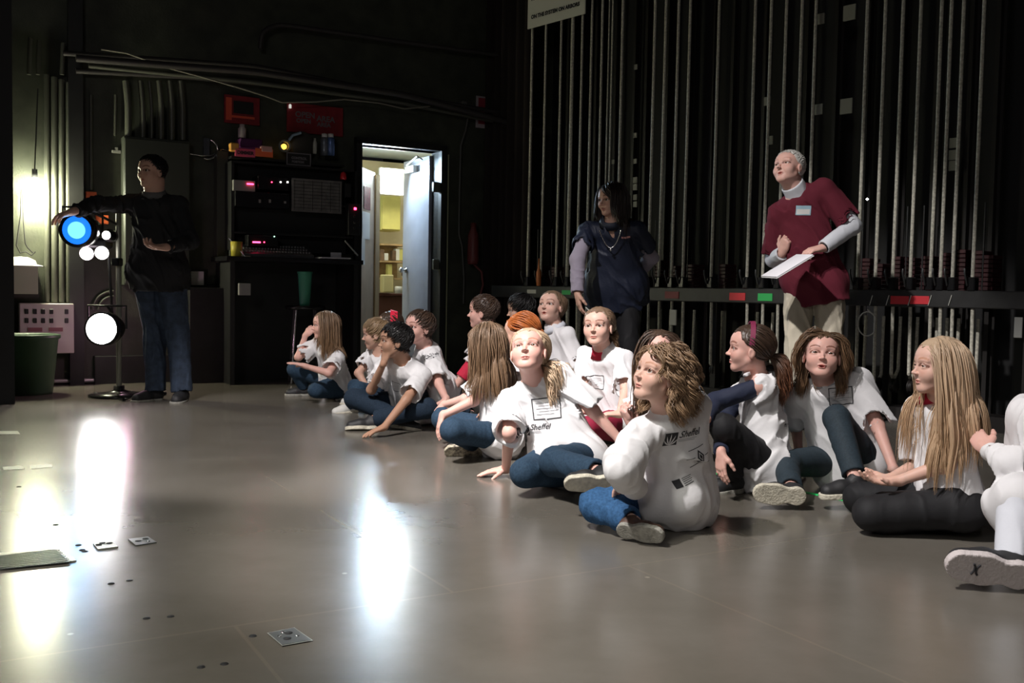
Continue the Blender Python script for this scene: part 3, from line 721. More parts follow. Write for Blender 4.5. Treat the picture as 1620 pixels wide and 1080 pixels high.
# floor: painted stage boards with faint sheet seams and scuffs
def floor_mat():
    m = bpy.data.materials.new('stage_floor'); m.use_nodes = True; nt = m.node_tree; b = nt.nodes['Principled BSDF']; N = nt.nodes.new; L = nt.links.new
    tc = N('ShaderNodeTexCoord'); n1 = N('ShaderNodeTexNoise'); n1.inputs['Scale'].default_value = .9; n1.inputs['Detail'].default_value = 7; n1.inputs['Roughness'].default_value = .62
    L(tc.outputs['Object'], n1.inputs['Vector']); r = N('ShaderNodeValToRGB'); r.color_ramp.elements[0].position = .3; r.color_ramp.elements[1].position = .72
    r.color_ramp.elements[0].color = (.108, .096, .077, 1); r.color_ramp.elements[1].color = (.175, .160, .138, 1); L(n1.outputs['Fac'], r.inputs['Fac'])
    mp = N('ShaderNodeMapping'); mp.inputs['Rotation'].default_value = (0, 0, -.52); L(tc.outputs['Object'], mp.inputs['Vector'])
    br = N('ShaderNodeTexBrick'); br.inputs['Scale'].default_value = 1; br.inputs['Brick Width'].default_value = 1.22; br.inputs['Row Height'].default_value = 2.44; br.offset = 0.5
    br.inputs['Mortar Size'].default_value = .006; br.inputs['Mortar Smooth'].default_value = .5; br.inputs['Color1'].default_value = (1, 1, 1, 1); br.inputs['Color2'].default_value = (.88, .88, .90, 1); br.inputs['Mortar'].default_value = (1.18, 1.15, 1.1, 1)
    L(mp.outputs[0], br.inputs['Vector']); mx = N('ShaderNodeMix'); mx.data_type = 'RGBA'; mx.blend_type = 'MULTIPLY'; mx.inputs['Factor'].default_value = .8
    L(r.outputs[0], mx.inputs['A']); L(br.outputs['Color'], mx.inputs['B'])
    v = N('ShaderNodeTexVoronoi'); v.inputs['Scale'].default_value = 3.2; L(tc.outputs['Object'], v.inputs['Vector']); r2 = N('ShaderNodeValToRGB')
    r2.color_ramp.elements[0].position = .018; r2.color_ramp.elements[1].position = .03; r2.color_ramp.elements[0].color = (1.8, 1.8, 1.7, 1); r2.color_ramp.elements[1].color = (1, 1, 1, 1); L(v.outputs['Distance'], r2.inputs['Fac'])
    m2 = N('ShaderNodeMix'); m2.data_type = 'RGBA'; m2.blend_type = 'MULTIPLY'; m2.inputs['Factor'].default_value = 1; L(mx.outputs['Result'], m2.inputs['A']); L(r2.outputs[0], m2.inputs['B'])
    L(m2.outputs['Result'], b.inputs['Base Color'])
    n2 = N('ShaderNodeTexNoise'); n2.inputs['Scale'].default_value = 1.6; n2.inputs['Detail'].default_value = 4; mp2 = N('ShaderNodeMapping'); mp2.inputs['Scale'].default_value = (.8, 1.2, 1); L(tc.outputs['Object'], mp2.inputs['Vector']); L(mp2.outputs[0], n2.inputs['Vector'])
    mr = N('ShaderNodeMapRange'); mr.inputs['To Min'].default_value = .18; mr.inputs['To Max'].default_value = .29; L(n2.outputs['Fac'], mr.inputs['Value']); L(mr.outputs[0], b.inputs['Roughness'])
    b.inputs['Specular IOR Level'].default_value = .55
    bp = N('ShaderNodeBump'); bp.inputs['Strength'].default_value = .03; bp.inputs['Distance'].default_value = .002; n3 = N('ShaderNodeTexNoise'); n3.inputs['Scale'].default_value = 14; n3.inputs['Detail'].default_value = 5; L(mp2.outputs[0], n3.inputs['Vector']); L(n3.outputs['Fac'], bp.inputs['Height']); L(bp.outputs[0], b.inputs['Normal'])
    return m
def structure(name, mb, mt): o = mb.build(name, mt); o['kind'] = 'structure'; return o
structure('floor', MB().box((1.2, 5.5, -.1), (16, 17, .2)), floor_mat())
structure('ceiling', MB().box((1.2, 5.5, 6.6), (16, 17, .2)), M_black)
D0, D1, DH = 2.39, 3.235, 2.25
m = MB()
def wallbox(m, t0, t1, z0, z1, th=.15, mi=0): m.box(BT((t0 + t1) / 2, (z0 + z1) / 2, -th / 2), (t1 - t0, th, z1 - z0), RBM, mi)
wallbox(m, -2.5, D0, 0, 6.5); wallbox(m, D0, D1, DH, 6.5); wallbox(m, D1, 5.4, 0, 6.5)
structure('wall_back', m, M_wall)
m = MB().box(RT(-1.0, 3.25, -1.02), (11.5, .15, 6.5), RRM); structure('wall_right', m, M_black)
m = MB().box((-6.55, 4.5, 3.25), (.15, 15, 6.5)); structure('wall_left', m, M_black)
# door frame and the dark skirting
m = MB(); 
for t in (D0 - .03, D1 + .03): m.box(BT(t, DH / 2 + .02, -.05), (.06, .24, DH + .04), RBM)
m.box(BT((D0 + D1) / 2, DH + .03, -.05), (D1 - D0 + .12, .24, .06), RBM); structure('trim_1', m, M_blackp)
# --- the lit room behind the door
M_rwall = mat('storeroom_wall', (.62, .55, .38), .7, noise=.1, nscale=4); M_rceil = mat('storeroom_ceiling', (.42, .50, .54), .7)
m = MB(); RD = 2.0
m.box(BT(3.0, 1.2, -.15 - RD - .05), (2.2, .1, 2.4), RBM); m.box(BT(1.95, 1.2, -.15 - RD / 2), (.1, RD, 2.4), RBM); m.box(BT(4.1, 1.2, -.15 - RD / 2), (.1, RD, 2.4), RBM)
structure('wall_storeroom', m, M_rwall)
structure('ceiling_storeroom', MB().box(BT(3.0, 2.5, -.15 - RD / 2), (2.3, RD + .2, .1), RBM), M_rceil)
# partition seen just inside the door on the left
M_tan = mat('tan_board', (.55, .42, .30), .6, noise=.12, nscale=5); M_ply = mat('pine_edge', (.72, .52, .28), .55, noise=.12, nscale=9, stretch=(1, 1, .15))
def TD(px, py, off): return BW(px, py, -off)
p0 = BW(568, 400, -.20); p1 = BW(590, 400, -.75)
par = empty('cupboard', BT(2.6, 0, -.5), 'tan cupboard side with a pine edge just inside the lit doorway, notices on it', 'cupboard')
def rel(mb, name, mt, parent):      # mesh given in world coordinates, child of an empty or of a thing
    M = parent.location; mb.v = [(v[0] - M[0], v[1] - M[1], v[2] - M[2]) for v in mb.v]; return mb.build(name, mt, parent)
a = BW(566, 400, -.17); b = BW(592, 400, -.62); a2, b2 = a * V(1, 1, 0), b * V(1, 1, 0); ex = nrm(b2 - a2); nn = V(ex[1], -ex[0], 0); Lc = np.linalg.norm(b2 - a2)
RC = frame(ex, -nn, UZ); mid = (a2 + b2) / 2
zt = BW(580, 268, -.4)[2]
rel(MB().box(mid - nn * .03 + UZ * zt / 2, (Lc, .06, zt), RC), 'side_panel', M_tan, par)
c1 = BW(597, 400, -.64) * V(1, 1, 0)
rel(MB().box((b2 + c1) / 2 + UZ * (zt - .02) / 2, (np.linalg.norm(c1 - b2) + .01, .05, zt - .02), frame(nrm(c1 - b2), np.cross(UZ, nrm(c1 - b2)), UZ)), 'edge_board', M_ply, par)
def on_panel(px, py, off=.004): return PP(px, py, mid + nn * off, nn)
def panel_sheet(x0, y0, x1, y1, mt, name, label, cat='notice', off=.004, th=.003, grp=None):
    q = [on_panel(x0, y1, off), on_panel(x1, y1, off), on_panel(x1, y0, off), on_panel(x0, y0, off)]; z0, z1 = q[0][2], q[2][2]
    w_ = np.linalg.norm((q[1] - q[0]) * V(1, 1, 0)); c = (q[0] + q[2]) / 2; c[2] = (z0 + z1) / 2
    o = MB().box(c * 1.0, (w_, th, z1 - z0), RC, bev=.001).build(name, mt); return tag(o, label, cat, grp)
panel_sheet(576, 297, 586, 330, mat('maroon_poster', (.16, .02, .03), .5, noise=.5, nscale=30), 'poster', 'dark maroon poster on the tan cupboard side in the doorway', 'poster')
panel_sheet(573, 337, 585, 377, M_white, 'notice', 'white notice sheet pinned below the maroon poster in the doorway')
panel_sheet(569, 378, 576, 418, M_white, 'wall_phone', 'white wall phone low on the cupboard side, at the left door jamb', 'phone', .012, .02)
# cabinets inside the room
M_yel = mat('yellow_cabinet', (.50, .46, .14), .5, noise=.1, nscale=5); M_brown = mat('brown_goods', (.13, .075, .04), .6, noise=.4, nscale=9); M_wd = mat('wood_goods', (.36, .24, .11), .6, noise=.3, nscale=12)
def inroom(px, py, off): return BW(px, py, -off)
def roombox(x0, y0, x1, y1, off, dep, mt, name, label, cat, bev=.006):
    a, b = inroom(x0, y1, off), inroom(x1, y0, off); z0, z1 = a[2], b[2]; w_ = np.linalg.norm((b - a) * V(1, 1, 0))
    c = (a + b) / 2; c[2] = (z0 + z1) / 2; c = c - NB * dep / 2; o = empty(name, (c[0], c[1], z0), label, cat)
    return o, c, w_, z1 - z0
o, c, w_, hh_ = roombox(602, 311, 634, 364, 1.65, .3, M_yel, 'wall_cabinet', 'yellow wall cabinet hanging in the lit room behind the door', 'cabinet')
rel(MB().box(c, (w_, .3, hh_), RBM, bev=.006), 'body', M_yel, o); rel(MB().box(c + NB * .155 + EB * w_ * .01, (w_ * .92, .02, hh_ * .94), RBM, bev=.004), 'door', M_yel, o)
o, c, w_, hh_ = roombox(602, 388, 646, 440, 1.6, .35, M_wd, 'shelf_unit', 'brown wooden shelf unit with clutter below the yellow cabinet', 'shelves')
m = MB()
for k in range(3): m.box(c + UZ * hh_ * (-.5 + k * .5), (w_, .35, .02), RBM)
m.box(c - NB * .16, (w_, .02, hh_), RBM); rel(m, 'shelf', M_wd, o)
rnd = random.Random(4)
for k in range(7):
    px = 606 + k * 6 + rnd.uniform(-1, 1); py = rnd.choice((412, 436)); hgt = rnd.uniform(.08, .15); q = inroom(px, py, 1.62)
    tag(MB().box(q - NB * .05 + UZ * hgt / 2, (.05, .08, hgt), RBM, bev=.004).build('carton', [M_brown, M_cream, M_yel][k % 3]), 'small carton on the %s brown shelf in the lit room, %s of the seven' % ('upper' if py == 412 else 'lower', ['first', 'second', 'third', 'fourth', 'fifth', 'sixth', 'seventh'][k]), 'carton', 'cartons on the storeroom shelves')
o, c, w_, hh_ = roombox(600, 466, 650, 600, 1.45, .5, M_brown, 'base_cabinet', 'dark brown base cabinet low in the lit room', 'cabinet')
rel(MB().box(c, (w_ + .1, .5, hh_), RBM, bev=.006), 'body', mat('dark_wood', (.10, .035, .025), .5), o); rel(MB().box(c + UZ * hh_ / 2 + NB * .02, (w_ + .14, .56, .03), RBM, bev=.006), 'top', mat('dark_wood', ()), o)
tag(MB().lathe(inroom(631, 464, 1.3), [(.0, 0), (.05, 0), (.05, .07), (.043, .08), (.0, .08)]).build('tin', M_cream), 'pale tin on the dark brown base cabinet in the lit room', 'tin')
tag(MB().box(inroom(612, 440, 1.35) - UZ * .06, (.13, .1, .2), RBM, bev=.01).build('paper_box', mat('kraft', (.52, .45, .22), .7)), 'tan paper box standing behind the pale tin in the lit room', 'box')
# ceiling lamp of the room
lam = empty('ceiling_lamp', BW(622, 285, -1.35), 'bright white lamp with two tubes high in the room behind the door', 'lamp')
lc = BW(622, 287, -1.3); lw = np.linalg.norm(BW(603, 287, -1.3) - BW(642, 287, -1.3))
rel(MB().box(lc - NB * .04, (lw * 1.05, .05, .30), RBM, bev=.008), 'housing', M_white, lam)
rel(MB().box(lc, (lw, .03, .28), RBM, bev=.01), 'diffuser', mat('lamp_diffuser', (.9, .9, .8), .5, emit=(1.0, .97, .78), estr=22), lam)
d = bpy.data.lights.new('storeroom_light', 'POINT'); d.energy = 26; d.color = (1, .95, .80); d.shadow_soft_size = .1; o = bpy.data.objects.new('storeroom_light', d); C.objects.link(o); o.location = lc + NB * .25 + UZ * .02
d2 = bpy.data.lights.new('storeroom_fill', 'AREA'); d2.energy = 60; d2.color = (.62, .82, 1.0); d2.shape = 'RECTANGLE'; d2.size = .5; d2.size_y = .12; o = bpy.data.objects.new('storeroom_fill', d2); C.objects.link(o)  # added bluish area light, widens the doorway glow on the floor
o.location = BT(2.80, 2.12, -.8); o.rotation_euler = Vector((.05, -.85, -.30)).to_track_quat('-Z', 'Y').to_euler()
# door leaf, hinged on the right jamb and swung into the room
hg = BT(D1 - .01, 0, -.15); far_ = BW(640, 400, -.78) * V(1, 1, 0); ed = nrm(far_ - hg * V(1, 1, 0)); nd = V(-ed[1], ed[0], 0)
if np.dot(nd, V(0, -1, 0)) < 0: nd = -nd
RDm = frame(ed, np.cross(UZ, ed), UZ); wl = np.linalg.norm(far_ - hg * V(1, 1, 0))
dr = empty('door_1', hg, 'grey flush door standing open into the lit room', 'door'); dr['kind'] = 'structure'
M_door = mat('door_grey', (.30, .31, .36), .42, noise=.12, nscale=3, bump=.05)
rel(MB().box(hg + ed * wl / 2 + UZ * (DH / 2 - .01), (wl, .045, DH - .03), RDm, bev=.003), 'door_leaf', M_door, dr)
pk = PP(643, 427, hg + nd * .03, nd); m = MB(); m.lathe(pk, [(0, 0), (.03, 0), (.03, .01), (.012, .015), (.012, .05), (.028, .055), (.030, .07), (.02, .085), (0, .09)], nd); rel(m, 'door_handle', M_chrome, dr)
m = MB().box(PP(650, 268, hg + nd * .05, nd), (.22, .05, .07), RDm, bev=.005); m.tube([PP(643, 262, hg + nd * .06, nd), PP(660, 247, hg + nd * .2, nd), PP(668, 252, hg + nd * .12, nd)], .008); rel(m, 'door_closer', M_cream, dr)
# light coloured vertical pipes at the right of the doorway
def pipe(pts, r, mt, name, label, cat='pipe', grp=None, n=10): return tag(MB().tube(pts, r, n).build(name, mt), label, cat, grp)
zt2 = BW(700, 244, .03)[2]
for px, rr in ((699.5, .016), (707.5, .008)):
    q = BW(px, 400, .04); pipe([q * V(1, 1, 0), q * V(1, 1, 0) + UZ * zt2], rr, mat('olive_pipe', (.33, .34, .20), .35), 'conduit', 'pale olive upright conduit right of the open door' + (', the thicker' if rr > .01 else ', the thinner'))
for py in (296, 418): tag(MB().box(BW(691, py, .02), (.09, .04, .10), RBM, bev=.004).build('junction_box', M_pipe), 'small grey junction box between the door and conduits, ' + ('upper' if py < 300 else 'lower'), 'electrical box')
# ---- conduits of the left wall
def bpipe(p, r, off=.05, mt=M_pipe, name='conduit', label='', grp=None, sm=True):
    pts = [BW(x, y, off) for x, y in p]
    if len(pts) > 2 and sm:
        o2 = [pts[0]]
        for i in range(1, len(pts) - 1):
            a, b, c = pts[i - 1], pts[i], pts[i + 1]; k = min(.12, np.linalg.norm(a - b) * .45, np.linalg.norm(c - b) * .45); s0 = b + nrm(a - b) * k; s1 = b + nrm(c - b) * k
            o2 += [s0 * (1 - t) ** 2 + b * 2 * t * (1 - t) + s1 * t * t for t in np.linspace(0, 1, 7)]
        pts = o2 + [pts[-1]]
    return pipe(pts, r, mt, name, label, 'pipe', grp)
for i, (px, rr) in enumerate(((74, .022), (86, .026), (97, .024), (107, .017))):
    bpipe([(px, 118 + i * 4), (px + .5, 478)], rr, .05, label='vertical olive conduit beside the glowing wall bulb, ' + ('first', 'second', 'third', 'fourth')[i] + ' from the left')
bpipe([(144, 150), (144, 300)], .012, .03, label='thin upright conduit above the orange tags, left of the man in black')
bpipe([(183, 150), (182, 215)], .012, .03, label='short thin conduit left of the grey electrical cabinet')
for i, px in enumerate((203, 226, 240, 255, 272, 289)):
    bpipe([(px - 4, 128), (px, 165), (px, 222)], (.028, .024, .014, .026, .026, .026)[i], .10, label='thick dark conduit rising from the grey cabinet behind the man, ' + ('first', 'second', 'third', 'fourth', 'fifth', 'sixth')[i] + ' from the left')
# long pipes running across the top
P_ = M_pipedk
bpipe([(100, 84), (400, 104), (700, 162), (860, 190)], .022, .18, P_, label='long dark overhead pipe, topmost of the straight ones')
bpipe([(120, 92), (300, 106), (400, 113), (640, 150), (860, 208)], .030, .30, P_, label='long dark overhead pipe, second from the top')
bpipe([(140, 104), (390, 129), (620, 160), (850, 205)], .020, .14, M_pipe, label='long olive overhead pipe just above the red posters')
bpipe([(120, 112), (300, 122), (500, 140)], .022, .12, P_, label='long dark overhead pipe, lowest of the run')
bpipe([(412, 78), (414, 50), (440, 38), (620, 64), (850, 96)], .022, .16, P_, label='dark overhead pipe with a bent down end, above the others')
for i, px in enumerate((48, 62, 100, 118)):
    bpipe([(px, 60 + 4 * i), (px - 2, 118)], .018, .08, M_pipe, label='short upright conduit near the top left corner, ' + ('first', 'second', 'third', 'fourth')[i] + ' from the left')
pts = [BW(x, y, .22) for x, y in ((160, 78), (200, 84), (268, 108), (320, 122), (382, 140), (420, 152), (446, 162), (500, 161), (545, 157), (600, 163), (640, 172), (680, 168))]
pipe(pts, .007, mat('cable_tan', (.22, .21, .17), .5), 'cable', 'tan cable drooping below the overhead pipes over the red posters', 'cable')
# grey electrical cabinet behind the man
def bbox(x0, y0, x1, y1, dep, off=0.0):
    a, b = BW(x0, y1, off + dep), BW(x1, y0, off + dep); z0 = BW((x0 + x1) / 2, y1, off + dep)[2]; z1 = BW((x0 + x1) / 2, y0, off + dep)[2]
    w_ = np.linalg.norm((b - a) * V(1, 1, 0)); c = (a + b) / 2; c[2] = (z0 + z1) / 2; return c - NB * dep / 2, w_, z1 - z0
def boxthing(x0, y0, x1, y1, dep, mt, name, label, cat, off=0.0, bev=.004, grp=None):
    c, w_, h_ = bbox(x0, y0, x1, y1, dep, off); return tag(MB().box(c, (w_, dep, h_), RBM, bev=bev).build(name, mt), label, cat, grp)
M_cab = mat('cabinet_olive', (.040, .045, .035), .45)
c, w_, h_ = bbox(196, 219, 301, 452, .16); cb = empty('electrical_cabinet', c - UZ * h_ / 2, 'large dark grey electrical cabinet on the wall behind the man in black', 'cabinet')
rel(MB().box(c, (w_, .16, h_), RBM, bev=.006), 'body', M_cab, cb); rel(MB().box(c + NB * .085, (w_ * .97, .014, h_ * .97), RBM, bev=.004), 'door', M_cab, cb); rel(MB().box(c + NB * .10 + EB * w_ * .42, (.03, .02, .10), RBM, bev=.004), 'latch', M_dkmetal, cb)
boxthing(136, 303, 153, 316, .05, mat('orange_tag', (.8, .16, .05), .5), 'warning_tag', 'small orange tag above the man\'s outstretched arm', 'tag')
o = boxthing(152, 340, 172, 354, .05, mat('orange_tag', ()), 'warning_tag', 'small orange tag behind the blue stage light', 'tag')
boxthing(302, 429, 323, 451, .05, M_white, 'socket_box', 'white socket box on the dark wall right of the man in black', 'electrical box')
c, w_, h_ = bbox(302, 429, 323, 451, .06)
boxthing(378, 448, 397, 467, .04, M_grey, 'socket_box', 'grey socket plate below the mixing desk', 'electrical box', off=.56)
boxthing(330, 450, 348, 466, .05, M_dkmetal, 'socket_box', 'small dark socket box between the white and the grey ones', 'electrical box')
m = MB(); q = BW(327, 232, .06); m.box(q - NB * .03, (.06, .05, .16), RBM, bev=.004); m.tube([q + EB * .09 * math.cos(a) + UZ * .09 * math.sin(a) + NB * .02 - UZ * .02 for a in np.linspace(-1.9, 1.2, 12)], .010)
m.tube([BW(300, 243, .05), BW(318, 246, .05), BW(334, 246, .05), BW(352, 236, .06), BW(362, 240, .06)], .008); tag(m.build('cable_hook', M_chrome), 'metal cable hook with a hanging cable on the dark wall', 'hook')
m = MB(); q = BW(184, 240, .04); m.box(q, (.07, .04, .02), RBM); m.box(q + UZ * .02, (.02, .04, .03), RBM); tag(m.build('wall_bracket', M_grey), 'small pale bracket at the left edge of the grey electrical cabinet', 'bracket')
# wall bulb with its cord, cords beneath
bl = empty('bulb_fitting', BW(55, 280, .15), 'bare glowing bulb hanging on a cord on the left wall', 'lamp')
bc = BW(55, 297, .17)
rel(MB().lathe(bc - UZ * .055, [(0, -.03), (.04, -.022), (.068, .01), (.078, .05), (.068, .085), (.035, .12), (.018, .14)]), 'bulb', mat('bulb_glow', (1, 1, .9), .3, emit=(1.0, 1.0, .74), estr=150), bl)  # globe made oversized to stand in for the bulb's bloom
rel(MB().lathe(bc + UZ * .07, [(.0, .08), (.02, .08), (.024, .0), (.0, .0)][::-1]), 'socket', M_black, bl)
rel(MB().tube([bc + UZ * .14, BW(56, 240, .1), BW(58, 190, .06), BW(60, 140, .05)], .005), 'cord', M_black, bl)
lamp('POINT', tuple(bc + NB * .03 - UZ * .11), None, 55, (1.0, .98, .66), .06, name='bulb_light')
pipe([BW(x, y, .08) for x, y in ((34, 300), (33, 340), (26, 388), (32, 400), (41, 398), (50, 404), (56, 398))], .006, M_black, 'cord', 'thin black cord hanging below the wall bulb, the left', 'cord')
pipe([BW(x, y, .06) for x, y in ((36, 300), (37, 350), (40, 385), (44, 392), (52, 400))], .005, M_black, 'cord', 'thin black cord hanging below the wall bulb, the right', 'cord')
# shelf box, curved rack, labelled switch panel
boxthing(19, 420, 60, 465, .22, mat('pale_green_box', (.46, .48, .36), .5), 'junction_cabinet', 'pale green metal box on the left wall under the bulb', 'electrical box')
c, w_, h_ = bbox(19, 413, 49, 421, .24); tag(MB().box(c, (w_, .24, h_), RBM, bev=.01).build('hard_hat', M_white) if False else MB().lathe(c - UZ * h_ / 2, [(0, 0), (.17, 0), (.165, .01), (.12, .02), (.11, .05), (.06, .075), (0, .08)]).build('dish', M_white), 'flat white dish lying on the pale green box', 'dish')
boxthing(0, 456, 22, 560, .25, M_blackgl, 'amplifier_case', 'tall black equipment case at the far left behind the green bin', 'equipment', off=.1)
M_pan = mat('panel_pink_white', (.62, .56, .54), .5)
c, w_, h_ = bbox(31, 480, 117, 559, .14, .05); pn = empty('patch_panel', c - UZ * h_ / 2, 'large pale patch panel with rows of dark sockets low on the left wall', 'electrical panel')
rel(MB().box(c, (w_, .14, h_), RBM, bev=.005), 'body', M_pan, pn)
def pnl(fx, fy, w2, h2): return c + NB * .075 + EB * w_ * (fx - .5) + UZ * h_ * (.5 - fy), (w_ * w2, .012, h_ * h2)
for fy in (.16, .34):
    for fx in (.13, .28, .43, .58, .86):
        q, dd = pnl(fx, fy, .07, .10); rel(MB().box(q, dd, RBM, bev=.003), 'socket', M_dkmetal, pn)
for fx in (.28, .66): q, dd = pnl(fx, .52, .26, .08); rel(MB().box(q, dd, RBM), 'label_strip', mat('label_red', (.30, .12, .14), .5), pn)
q, dd = pnl(.52, .76, .06, .18); rel(MB().box(q, dd, RBM), 'switch', mat('label_red', ()), pn)
# skirting cable and the bright conduit along the floor
q0, q1 = BW(50, 611, .04), BW(262, 607, .04); q0[2] = q1[2] = .03; pipe([q0, q1], .018, mat('alu_pipe', (.55, .55, .52), .3, .3), 'floor_conduit', 'pale conduit running along the foot of the left wall', 'pipe')
# green bin
bq = PZ(14, 628, 0) + V(.02, .25, 0); m = MB(); m.lathe(bq, [(0, .0), (.17, .0), (.175, .02), (.215, .42), (.232, .43), (.232, .455), (.215, .46), (.20, .44), (.165, .03), (0, .03)], n=32)
tag(m.build('waste_bin', mat('bin_green', (.045, .10, .05), .45)), 'dark green plastic waste bin at the left edge of the stage', 'bin')
boxthing(-60, -40, 18, 640, .5, M_black, 'masking_flat', 'tall black masking flat at the left edge', 'flat', off=.9, bev=.0)
# black pillar between conduits and cabinet
c, w_, h_ = bbox(111, 60, 131, 600, .10); structure('trim_2', MB().box(c * V(1, 1, 0) + UZ * 2.2, (w_, .10, 4.4), RBM), M_blackp)
boxthing(150, 562, 330, 606, .10, M_blackp, 'cable_trough', 'low black cable trough along the wall behind the man', 'trough')
# ---- control desk and racks between x 300 and 565
def boxT(x0, y0, x1, y1, dep, off): return bbox(x0, y0, x1, y1, dep, off)
c, w_, h_ = bbox(366, 410, 566, 612, .55); ds = empty('control_desk', c * V(1, 1, 0), 'black control desk under the racks', 'desk')
hgt = BW(460, 408, .55)[2]
dc = c * V(1, 1, 0); rel(MB().box(dc + UZ * (hgt - .02), (w_ + .1, .58, .04), RBM, bev=.004), 'desk_top', M_blackgl, ds)
for sg in (-1, 1): rel(MB().box(dc + EB * sg * w_ * .49 + UZ * (hgt - .04) / 2, (.04, .52, hgt - .04), RBM), 'side_panel', M_blackp, ds)
rel(MB().box(dc - NB * .24 + UZ * (hgt - .04) / 2, (w_, .03, hgt - .04), RBM), 'back_panel', M_blackp, ds)
# rack tower
c, w_, h_ = bbox(366, 262, 560, 398, .35); rk = empty('equipment_rack', c - UZ * h_ / 2, 'black equipment rack with red lights above the control desk', 'rack')
rel(MB().box(c - NB * .1, (w_, .15, h_), RBM), 'back_board', M_black, rk)
for py in (264, 322, 372): q = BW(463, py, .25); rel(MB().box(q - NB * .1, (w_, .3, .018), RBM), 'shelf', M_blackp, rk)
for sx in (366, 560): q = BW(sx, 330, .25); rel(MB().box(V(q[0], q[1], c[2]) - NB * .1, (.025, .3, h_), RBM), 'side', M_blackp, rk)
M_led = mat('red_led', (1, .05, .08), .4, emit=(1, .04, .12), estr=9); M_ledw = mat('white_led', (1, 1, .8), .4, emit=(1, .9, .8), estr=7)
def led(px, py, off, w2, h2, mt, parent, name='indicator'): q = BW(px, py, off); rel(MB().box(q, (w2, .012, h2), RBM, bev=.002), name, mt, parent)
def unit(x0, y0, x1, y1, label, leds=(), mt=M_dkmetal, dep=.22, off=.12, name='rack_unit'):
    c, w_, h_ = bbox(x0, y0, x1, y1, dep, off); o = empty(name, c - UZ * h_ / 2, label, 'equipment'); rel(MB().box(c, (w_, dep, h_), RBM, bev=.004), 'case', mt, o)
    for (px, py, w2, h2, ml) in leds: led(px, py, off + dep + .005, w2, h2, ml, o)
    return o
unit(369, 285, 404, 302, 'small grey rack unit with a red display, upper left of the rack', [(396, 291, .06, .012, M_led)], M_grey)
unit(408, 279, 457, 300, 'black rack unit with two bright lamps left of the pale paper', [(444, 288, .012, .012, M_ledw), (455, 288, .014, .014, M_ledw), (430, 288, .01, .01, M_led)], M_blackgl)
unit(372, 304, 458, 328, 'black rack unit with grey knobs, below the small grey unit', [(411, 318, .02, .03, M_grey), (427, 318, .02, .03, M_grey), (451, 320, .02, .02, M_grey)], M_blackgl)
unit(392, 372, 440, 390, 'small black unit with a red display standing behind the mixing desk', [(406, 383, .07, .014, M_led), (418, 383, .01, .01, M_led), (434, 374, .01, .01, mat('green_led', (.3, 1, .6), .4, emit=(.4, 1, .7), estr=3))], M_blackgl, .15, .25)
c, w_, h_ = bbox(462, 284, 541, 336, .02, .33); cs = empty('cue_sheet', c - UZ * h_ / 2, 'large pale ruled sheet hanging on the equipment rack', 'sheet')
mg = MB(); rel(MB().box(c, (w_, .01, h_), RBM), 'paper', mat('old_paper', (.16, .155, .145), .7, noise=.2, nscale=10), cs)
for k in range(9): mg.box(c + NB * .007 + UZ * h_ * (.42 - k * .1), (w_ * .94, .002, .003), RBM)
for k in range(6): mg.box(c + NB * .007 + EB * w_ * (-.45 + k * .18), (.003, .002, h_ * .9), RBM)
rel(mg, 'ruling', M_ink, cs)
c, w_, h_ = bbox(388, 386, 497, 406, .32, .18); mx = empty('mixing_desk', c - UZ * h_ / 2, 'black mixing desk with rows of faders on the control desk', 'mixer')
tilt = Matrix.Rotation(0, 3, 'X'); z0 = hgt; bs = V(c[0], c[1], 0)
m = MB(); w2 = w_
pr = [(-.16, z0), (.16, z0), (.16, z0 + .03), (-.12, z0 + .12), (-.16, z0 + .12)]
vs = [bs + EB * sx * w2 / 2 + NB * y + UZ * z for sx in (-1, 1) for y, z in pr]; m.add(vs, [(0, 1, 2, 3, 4), (9, 8, 7, 6, 5)] + [(i, (i + 1) % 5 + 0, (i + 1) % 5 + 5, i + 5) for i in range(5)]); rel(m, 'case', mat('mixer_grey', (.06, .06, .065), .4), mx)
m = MB(); 
for i in range(22):
    for j in range(3):
        f = .2 + j * .3; q = bs + EB * w2 * (-.46 + i * .0436) + NB * (.16 - .28 * f) + UZ * (z0 + .035 + .09 * f); m.box(q, (.012, .02, .014), RBM)
rel(m, 'fader_caps', mat('fader_grey', (.25, .25, .26), .5), mx)['kind'] = 'stuff'
q = BW(374, 395, .45); q = V(q[0], q[1], hgt); m = MB().lathe(q, [(0, 0), (.045, 0), (.05, .13), (.045, .13), (.04, .01), (0, .01)]); tag(m.build('pencil_pot', mat('yellow_plastic', (.5, .42, .05), .5)), 'yellow pot standing at the left end of the control desk', 'pot')
q = BW(388, 402, .5); q = V(q[0], q[1], hgt); m = MB().tube([q, q + V(-.14, -.02, .16)], .006); m.tube([q, q + V(.05, 0, .0)], .012); tag(m.build('desk_lamp', M_chrome), 'thin metal gooseneck leaning beside the yellow pot', 'lamp')
q = BW(526, 408, .5); q = V(q[0], q[1], hgt + .012); m = MB().box(q, (.28, .2, .012), RBM, bev=.003); m.box(q + EB * .05 + UZ * .03 - NB * .05, (.10, .01, .05), RBM); tag(m.build('open_binder', mat('pale_paper', (.55, .55, .6), .5)), 'white papers lying at the right end of the control desk', 'papers')
# uprights of the rack bay
c, w_, h_ = bbox(343, 238, 362, 416, .12); tag(MB().box(c, (w_, .12, h_), RBM, bev=.006).build('cable_duct', mat('duct_olive', (.055, .058, .045), .4)), 'tall grey green cable duct left of the equipment rack', 'duct')
q0, q1 = BW(364, 310, .2), BW(364, 408, .2); pipe([q0, q1], .008, M_pipe, 'rack_rail', 'thin upright rail at the left side of the rack', 'rail')
boxthing(300, 455, 366, 606, .30, M_blackp, 'low_cabinet', 'black low cabinet left of the control desk', 'cabinet')
